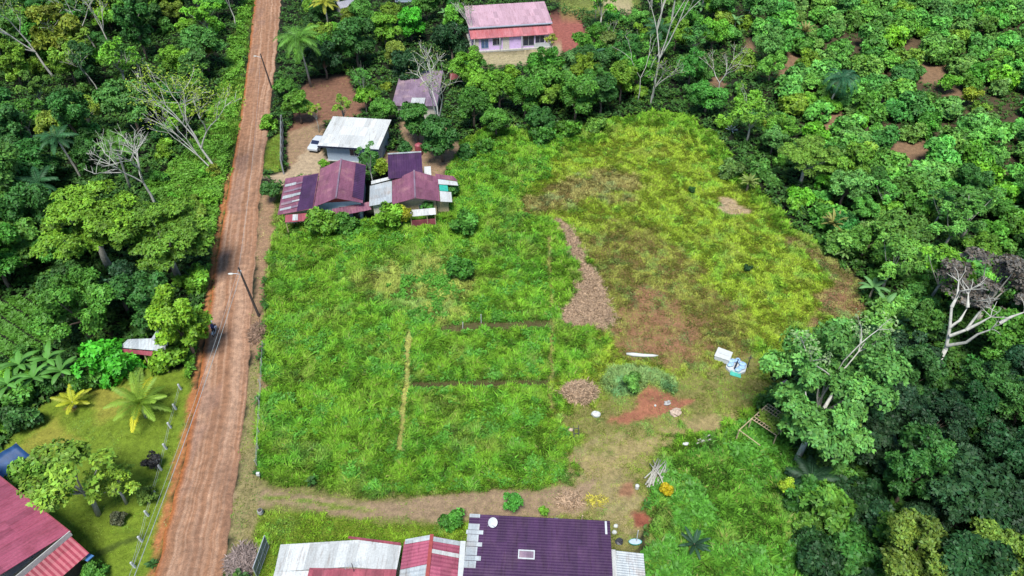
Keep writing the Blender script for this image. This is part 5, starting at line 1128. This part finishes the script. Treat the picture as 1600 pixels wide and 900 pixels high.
# ------------------------------------------------------------------ motorcycle and rider
g = G(336, 520); road_z = .08; e = empty('motorcycle', (g[0], g[1], road_z), R(8), 'dark motorcycle riding away up the left side of the dirt road', 'motorcycle')
for wy in (-.65, .65):
    wh = empty('wheel', (0, wy, .3)); wh.parent = e; V = []; F = []
    for i in range(18):
        for j in range(6):
            a, c = 2 * math.pi * i / 18, 2 * math.pi * j / 6; rr_ = .25 + .05 * math.cos(c); V.append((.05 * math.sin(c), rr_ * math.cos(a), rr_ * math.sin(a)))
    for i in range(18):
        for j in range(6): F.append((i * 6 + j, ((i + 1) % 18) * 6 + j, ((i + 1) % 18) * 6 + (j + 1) % 6, i * 6 + (j + 1) % 6))
    MB().add(V, F).build('tyre', M['rubber'], wh, True); MB().tube([(-.02, 0, 0), (.02, 0, 0)], .19, 14).build('rim', M['metal'], wh)
MB().ell((0, .12, .72), (.14, .28, .15)).build('fuel_tank', M['navy'], e, True); MB().ell((0, -.3, .76), (.13, .38, .07)).build('seat', M['rubber'], e, True)
MB().box(-.13, .13, -.2, .25, .28, .58).build('engine', M['dark_metal'], e); MB().tube([(0, .65, .3), (0, .45, .85), (0, .4, .98)], .04).build('fork', M['metal'], e)
MB().tube([(-.36, .3, 1.0), (-.12, .42, 1.0), (.12, .42, 1.0), (.36, .3, 1.0)], .02).build('handlebar', M['metal'], e); MB().tube([(.16, .1, .3), (.18, -.7, .38)], .05).build('exhaust', M['metal'], e)
MB().sheet((-.09, -1.0, .6), (.09, -1.0, .6), (.09, -.4, .68), (-.09, -.4, .68), 0).build('rear_mudguard', M['white_paint'], e); MB().ell((0, .56, .85), (.1, .08, .1)).build('headlight', M['lamp'], e)
def person(loc, rz, label):
    J = {'pel': ((0, -.2, .88), .15), 'chest': ((0, -.08, 1.2), .17), 'neck': ((0, 0, 1.42), .065), 'head': ((0, .03, 1.56), .10), 'top': ((0, .03, 1.66), .085)}
    E_ = [('pel', 'chest'), ('chest', 'neck'), ('neck', 'head'), ('head', 'top')]
    for s, n in ((-1, 'l'), (1, 'r')):
        J.update({'sh' + n: ((s * .19, -.03, 1.34), .07), 'el' + n: ((s * .34, .14, 1.12), .05), 'wr' + n: ((s * .34, .3, 1.04), .035), 'hip' + n: ((s * .12, -.16, .84), .11), 'kn' + n: ((s * .26, .26, .74), .075), 'an' + n: ((s * .2, .02, .36), .05), 'toe' + n: ((s * .2, .2, .31), .04)})
        E_ += [('chest', 'sh' + n), ('sh' + n, 'el' + n), ('el' + n, 'wr' + n), ('pel', 'hip' + n), ('hip' + n, 'kn' + n), ('kn' + n, 'an' + n), ('an' + n, 'toe' + n)]
    ks = list(J); me = bpy.data.meshes.new('person'); me.from_pydata([J[k][0] for k in ks], [(ks.index(a), ks.index(b)) for a, b in E_], [])
    o = link('person', me); sk = o.modifiers.new('skin', 'SKIN')
    for i, k in enumerate(ks): me.skin_vertices[0].data[i].radius = (J[k][1],) * 2
    me.skin_vertices[0].data[0].use_root = True; ss = o.modifiers.new('sub', 'SUBSURF'); ss.levels = 2; ss.render_levels = 2
    me.materials.append(M['skin']); o.location = loc; o.rotation_euler = (0, 0, rz); tag(o, label, 'person')
    return o
person((g[0], g[1], road_z), R(8), 'motorcycle rider in dark top and pale helmet, sitting on the motorcycle')
RG_ = bpy.data.objects['person']
MB().ell((0, .03, 1.66), (.15, .17, .15), 12, 8).build('helmet', M['lamp'], RG_, True)
MB().tube([(0, -.22, .86), (0, -.16, 1.0), (0, -.08, 1.22), (0, -.03, 1.38), (0, 0, 1.44)], [.19, .19, .215, .15, .08], 12).build('shirt', M['navy'], RG_, True)
for s_ in (-1, 1):
    MB().tube([(s_ * .12, -.16, .85), (s_ * .26, .26, .75), (s_ * .2, .02, .4)], [.13, .095, .07], 8).build('trouser_leg', M['cloth'], RG_, True)

# ------------------------------------------------------------------ things lying about the yard
def at(o, px, py, z=0, rz=0, label=None, cat=None, group=None, ry=0, rx=0):
    x, y, _ = G(px, py, 0); o.location = (x, y, hz(x, y) + z); o.rotation_euler = (rx, ry, rz); return tag(o, label, cat, group)
def lump(c, r, seed, nu=14, nv=9, jit=.18): return MB().ell(c, r, nu, nv, jit, seed)
# covered tank and pallet of bags
e = empty('covered_crate', G(1129, 560), R(-28), 'square white plastic covered crate standing on the worn grass', 'crate')
MB().add([(-.85, -.75, 0), (.85, -.75, 0), (.85, .75, 0), (-.85, .75, 0), (-.82, -.72, .62), (.8, -.7, .68), (.78, .7, .64), (-.8, .72, .7)], [(3, 2, 1, 0), (4, 5, 6, 7), (0, 1, 5, 4), (1, 2, 6, 5), (2, 3, 7, 6), (3, 0, 4, 7)]).build('crate', M['white_paint'], e, bevel=.08)
MB().sheet((-.86, -.76, .70), (.86, -.76, .72), (.84, .76, .70), (-.84, .76, .74), 3, .025, .03, ny=4).build('cover', M['lamp'], e)
MB().box(-.6, .6, -.12, .12, .73, .79).build('lid_rib', M['white_paint'], e, bevel=.02)
e = empty('pallet', G(1150, 574), R(-28), 'white pallet on the grass, edged with a teal sheet, loaded with pale blue bags', 'pallet')
MB().add([(-1.0, -.7, 0), (-.5, -1.1, 0), (.6, -1.05, 0), (1.1, -.4, 0), (1.0, .6, 0), (.3, .95, 0), (-.7, .9, 0), (-1.05, .2, 0), (-1.0, -.7, .3), (-.5, -1.1, .3), (.6, -1.05, .3), (1.1, -.4, .3), (1.0, .6, .3), (.3, .95, .3), (-.7, .9, .3), (-1.05, .2, .3)], [tuple(range(7, -1, -1)), tuple(range(8, 16))] + [(i, (i + 1) % 8, 8 + (i + 1) % 8, 8 + i) for i in range(8)]).build('deck', M['white_paint'], e)
MB().sheet((-.3, -1.45, .02), (.9, -1.35, .02), (.7, -.95, .33), (-.4, -1.0, .33), 2, .03, .03).build('sheet_edge', M['teal'], e)
pb0 = G(1150, 574)
BLB = plain('pale_blue_bag', (.30, .45, .62), .45, var=.25, scale=4, bump=.3)
for i, (bx_, by_, r_, nm_) in enumerate([(-.62, .3, .2, 'left far'), (-.6, -.3, .4, 'left near'), (.55, .4, -.2, 'right far'), (.6, -.15, .1, 'right middle'), (.35, -.65, .5, 'right near'), (-.1, .65, .9, 'far middle')]):
    o = lump((0, 0, .17), (.42, .3, .17), 200 + i).build('bag', BLB, None, True); k_, q_ = math.cos(R(-28)), math.sin(R(-28))
    o.location = (pb0[0] + bx_ * k_ - by_ * q_, pb0[1] + bx_ * q_ + by_ * k_, .29); o.rotation_euler = (0, 0, r_); tag(o, f'pale blue bag on the white pallet, {nm_} one', 'bag', 'bags on the pallet')
for i in range(5):
    o = MB().tube([(0, 0, 0), (0, 0, .34), (0, 0, .4), (0, 0, .46)], [.1, .1, .05, .04], 8).build('bottle', M['dark_glass'], None, True); t = -.62 + i * .3
    o.location = (pb0[0] - .05 * k_ - t * q_, pb0[1] - .05 * q_ + t * k_, .3); tag(o, 'dark bottle in the row between the pale blue bags, ' + ['nearest end', 'second from the near end', 'middle', 'second from the far end', 'farthest end'][i], 'bottle', 'dark bottles on the pallet')
e = empty('stake', G(1168, 574), 0, 'dark stake with a short crossbar right of the pallet of bags', 'stake')
MB().tube([(0, 0, -.1), (0, 0, 1.9)], .05).build('post', M['dark_metal'], e); MB().tube([(-.22, 0, 1.5), (.22, 0, 1.5)], .05).build('crossbar', M['dark_metal'], e)
at(MB().tube([(-1.75, .1, .2), (-1.0, 0, .22), (.2, -.05, .2), (1.2, .02, .18), (1.8, .05, .17)], [.12, .24, .2, .17, .08], 8).build('log', M['lamp'], None, True), 1003, 556, 0, R(-4), 'long whitish log lying across the bare earth', 'log')
at(lump((0, 0, .25), (.5, .38, .32), 31).build('sack', M['lamp'], None, False), 931, 650, 0, 0, 'white sack on the grass beside the round brush pile', 'sack')
at(lump((0, 0, .1), (.38, .28, .26), 32, 10, 6, .5).build('rock', M['stone'], None, False), 1042, 633, .1, .4, 'pale rock beside the red earth heap', 'rock')
at(lump((0, 0, .15), (.12, .12, .14), 37).build('stone', M['lamp']), 1023, 638, 0, 0, 'small white stone on the red earth heap', 'stone')
at(lump((0, 0, .1), (.7, .5, .4), 33, 12, 7, .5).build('clump', M['straw'], None, False), 1055, 646, .1, .4, 'brownish rounded clump below the pale rock', 'clump')
at(lump((0, 0, .18), (.42, .25, .22), 34).build('sack', M['lamp']), 868, 815, 0, .1, 'white sack against the far edge of the deep purple roof', 'sack')
at(MB().tube([(0, 0, 0), (0, 0, .08), (0, 0, .5), (0, 0, .58)], [.16, .2, .2, .12], 10).build('bucket', M['lamp'], None), 995, 763, 0, 0, 'small round white bucket beside the red soil hole', 'bucket')
at(lump((0, 0, .14), (.22, .18, .2), 35).build('sack', M['lamp']), 962, 822, 0, .1, 'upper small white bag at the right end of the deep purple roof', 'bag')
at(lump((0, 0, .14), (.24, .2, .2), 36).build('sack', M['lamp']), 960, 832, 0, .1, 'lower small white bag at the right end of the deep purple roof', 'bag')
at(lump((0, 0, .1), (.38, .3, .25), 39, 9, 6, .6).build('sack', M['dark_metal']), 968, 846, 0, .1, 'dark bag at the right end of the deep purple roof', 'bag')
at(lump((0, 0, .15), (.25, .2, .2), 41).build('stone', M['straw']), 892, 673, 0, .1, 'small tan stone beside the dark metal frame', 'stone')
b = MB().tube([(-.25, 0, 0), (-.2, 0, 1.5)], .04, 5).tube([(.25, 0, 0), (.3, 0, 1.5)], .04, 5)
for z in (.3, .7, 1.2): b.tube([(-.24, 0, z), (.27, 0, z)], .035, 5)
at(b.build('rack', M['dark_metal']), 901, 688, .05, .1, 'small dark ladder-like frame at the field corner', 'frame', rx=R(-40))
at(MB().tube([(-.1, 0, 0), (0, 0, 1.4)], .07, 6).build('stake', M['wood']), 909, 818, 0, 0, 'tan stake standing behind the deep purple roof', 'stake')
q = random.Random(5)
for i in range(26):
    L_ = q.uniform(1.8, 3.0); o = MB().tube([(-L_ / 2, 0, 0), (0, q.uniform(-.08, .08), .05), (L_ / 2, 0, 0)], [.07, .065, .04], 5).build('stick', M['pale_bark'], None, True)
    at(o, 1028 + q.uniform(-10, 10), 742 + q.uniform(-6, 6), .12 + .02 * i, R(62) + q.gauss(0, .16), 'long pale stick in the heap of sticks left of the yellow shrub', 'stick', 'sticks in the heap')
    if i > 23: o.rotation_euler.z += .7
for i, (px, py, a, lab) in enumerate([(1100, 686, .45, 'upper pale plank lying in the grass right of the worn track'), (1103, 691, .3, 'lower pale plank lying in the grass right of the worn track'), (1093, 694, .5, 'short pale plank nearest the worn track')]):
    at(MB().box(-.8 + .2 * i, .8 - .15 * i, -.08, .08, 0, .06).build('plank', M['pale_bark'], None, bevel=.01), px, py, .28, a, lab, 'plank')
at(lump((0, 0, .12), (.35, .2, .15), 44).build('sack', M['lamp']), 1071, 696, .2, .1, 'crumpled white sack at the grass edge left of the planks', 'sack')
# trellis
T1 = G(1205, 690); e = empty('trellis', T1, 0, 'vine grown wooden lattice on posts beside the large pale green tree', 'trellis')
def rt(px, py, z): g_ = G(px, py, z); return Vector((g_[0] - T1[0], g_[1] - T1[1], z))
c00, c10, c11, c01 = rt(1174, 655, 1.9), rt(1213, 681, 1.8), rt(1238, 657, 1.9), rt(1200, 632, 2.0); b = MB()
for k in range(11):
    t = k / 10; b.tube([c00.lerp(c10, t), c01.lerp(c11, t)], .045, 4)
for k in range(8):
    t = k / 7; b.tube([c00.lerp(c01, t) + Vector((0, 0, .07)), c10.lerp(c11, t) + Vector((0, 0, .07))], .045, 4)
b.build('lattice', M['wood'], e); b = MB()
b.tube([rt(1155, 672, 1.9), rt(1200, 631, 2.05)], .05, 5).tube([rt(1155, 672, 1.9), rt(1188, 696, 1.8)], .05, 5).build('pole', M['wood'], e)
for c_ in (c00, c10, c11, c01, rt(1155, 672, 1.9)): MB().tube([(c_.x, c_.y, -.2), c_], .06, 6).build('post', M['wood'], e)
rg = np.random.default_rng(77); m_ = 900; uu_, vv_ = rg.random(m_), rg.random(m_); kk_ = fbm(uu_ * 4, vv_ * 4, 66) > .5; uu_, vv_ = uu_[kk_], vv_[kk_]; m_ = len(uu_)
A0, A1, A2, A3 = [np.array(tuple(c_)) for c_ in (c00, c10, c11, c01)]
TP = (A0 * (1 - uu_[:, None]) + A1 * uu_[:, None]) * (1 - vv_[:, None]) + (A3 * (1 - uu_[:, None]) + A2 * uu_[:, None]) * vv_[:, None]; TP[:, 2] += .15
t_ = unit(rg.normal(0, 1, (m_, 3)) * np.array((1, 1, .3))); n__ = unit(rg.normal(0, .3, (m_, 3)) + np.array((0, 0, 1))); n__ = unit(n__ - t_ * (n__ * t_).sum(1)[:, None]); s_ = rg.uniform(.18, .36, m_)
c_ = link('vine', np_mesh('vine', leaf_quads(TP, n__, t_, s_, s_ * .3), np.arange(m_ * 4).reshape(-1, 4), np.repeat(np.ones((m_, 3)) * rg.uniform(.7, 1.3, m_)[:, None], 4, 0), False, LEAF), e); c_.color = (.17, .26, .03, 1)
at(MB().sheet((-.6, -.4, 0), (.6, -.4, .1), (.6, .4, .3), (-.6, .4, .2), 4).build('metal_sheet', M['r_zinc']), 1222, 640, 2.6, .7, 'white sheet of roofing under the edge of the large pale tree', 'sheet')
at(MB().sheet((-.5, -.3, 0), (.5, -.3, .1), (.5, .3, .3), (-.5, .3, .2), 4).build('metal_sheet', M['r_mauve']), 1216, 628, 2.8, .5, 'greyish violet roofing sheet behind the white one by the trellis', 'sheet')
# brush: pale cut stalks
def brush(name, N, cxy, rad, hh, label, cat, kind, poly=None, seed=3, c0=(.42, .30, .20)):
    r = np.random.default_rng(seed)
    if poly is not None:
        A_ = np.array(poly); x = r.uniform(A_[:, 0].min() - .4, A_[:, 0].max() + .4, N * 5); y = r.uniform(A_[:, 1].min() - .4, A_[:, 1].max() + .4, N * 5)
        s_ = sdf(poly, x, y) + warp(x, y) * .8; k = s_ > -.45 * r.random(len(x)) ** 2; x, y, s_ = x[k][:N], y[k][:N], s_[k][:N]; z = hgt(x, y) + hh * np.clip(s_, .1, 1) * r.random(len(x)) * (.5 + fbm(x, y, 4))
    else:
        a = r.uniform(0, 6.28, N); q_ = np.minimum(np.sqrt(r.random(N)) * (1 + .25 * r.random(N) ** 3 + .25 * (vn(a * 2, a * 0) - .5)), 1.25); x = cxy[0] + np.cos(a) * q_ * rad[0]; y = cxy[1] + np.sin(a) * q_ * rad[1]; z = hgt(x, y) + hh * np.sqrt(np.clip(1 - q_ ** 2, .02, 1)) * r.uniform(.6, 1.05, N)
    n = len(x); t = unit(np.stack([r.normal(0, 1, n), r.normal(0, 1, n), r.normal(0, .35, n)], 1)); nn = unit(r.normal(0, .5, (n, 3)) + np.array((0, 0, 1))); nn = unit(nn - t * (nn * t).sum(1)[:, None])
    L_ = r.uniform(.25, .8, n); V = leaf_quads(np.stack([x, y, z], 1), nn, t, L_, r.uniform(.02, .05, n), .05); kk = r.uniform(.55, 1.35, n)
    cc = np.array(c0) * kk[:, None]; o = link(name, np_mesh(name, V, np.arange(n * 4).reshape(-1, 4), np.repeat(cc, 4, 0), False, BLADE)); return tag(o, label, cat, kind=kind)
brush('cut_brush', 15000, None, None, .22, 'long pale strip of dry cut brush down the middle of the field', 'brush', 'stuff', PX((868, 345), (885, 350), (915, 400), (940, 440), (962, 500), (940, 512), (890, 512), (873, 498), (900, 460), (905, 420), (880, 375)))
brush('brush_pile', 2600, G(905, 616)[:2], (1.9, 1.5), 1.0, 'round pile of pale dry brush left of the grassy mound', 'brush pile', None, seed=9)
brush('brush_pile', 700, G(890, 783)[:2], (1.1, .9), .25, 'small scatter of dry stalks on the dirt track', 'brush pile', None, seed=10)
brush('brush_pile', 1800, G(378, 880)[:2], (1.3, 1.6), .6, 'grey brown heap of twigs at the road edge at the bottom', 'brush pile', None, seed=12, c0=(.28, .22, .2))
brush('brush_pile', 120, G(930, 783)[:2], (1.0, .6), .2, 'scatter of yellow stalks in the dry yard', 'brush pile', None, seed=13, c0=(.5, .45, .06))
brush('brush_pile', 1500, G(402, 520)[:2], (.9, 1.7), .4, 'brown rubble and dry weeds below the utility pole', 'brush pile', None, seed=14, c0=(.3, .2, .14))
# basin, sign, urn, gate
e = empty('basin', G(992, 849), 0, 'teal and white oval basin beside the corrugated white annex', 'basin')
MB().tube([(0, 0, 0), (0, 0, .3)], [.45, .6], 14).build('bowl', M['teal'], e).scale = (1, .5, 1); MB().tube([(0, 0, .3), (0, 0, .34)], [.55, .5], 14).build('water', M['blue_white'], e).scale = (1, .5, 1)
at(MB().tube([(0, 0, 0), (-.02, .1, 2.0)], .045, 6).build('pipe', M['white_paint']), 994, 849, 0, 0, 'upright white pipe standing by the teal basin', 'pipe')
e = empty('mailbox', G(406, 748), 0, 'small white box on a post at the start of the dirt track', 'mailbox')
MB().tube([(0, 0, -.1), (0, 0, .6)], .04).build('post', M['wood'], e); MB().box(-.16, .16, -.12, .12, .55, .95).build('box', M['lamp'], e, bevel=.03)
e = empty('urn', G(408, 803), 0, 'grey stone urn on the grass south of the dirt track', 'urn')
MB().tube([(0, 0, 0), (0, 0, .1), (0, 0, .3), (0, 0, .5), (0, 0, .6)], [.16, .22, .28, .2, .24], 12).build('pot', M['stone'], e, True); MB().tube([(0, 0, .58), (0, 0, .62)], [.18, .17], 12).build('soil', M['dark_wood'], e)
e = empty('gate', G(403, 905), R(86), 'tall grey metal gate beside the white roofed house at the bottom', 'gate')
b = MB()
for x_ in (0, 1.0, 2.0, 3.0): b.tube([(x_, 0, 0), (x_, 0, 1.9)], .045)
for z in (.15, 1.0, 1.9): b.tube([(0, 0, z), (3.0, 0, z)], .04)
b.build('gate_frame', M['metal'], e); MB().sheet((.05, 0, .2), (2.95, 0, .2), (2.95, 0, 1.85), (.05, 0, 1.85), 16, .02, .03).build('panel', M['r_grey'], e)
b = MB().tube([(0, 0, 0), (0, 0, 1.4)], .05)
at(b.build('stake', M['lamp']), 752, 505, 0, 0, 'short white stake standing in the field', 'stake')
at(MB().tube([(0, 0, 0), (.05, 0, 1.0)], .05).build('stake', M['lamp']), 723, 512, 0, 0, 'shorter pale stake left of the white one in the field', 'stake')
at(lump((0, 0, .1), (.15, .12, .1), 50).build('stone', M['lamp']), 633, 371, .2, 0, 'white scrap in the grass before the right purple house', 'scrap')
for i, (px, py, lab) in enumerate([(750 - 5, 0, '')]): pass
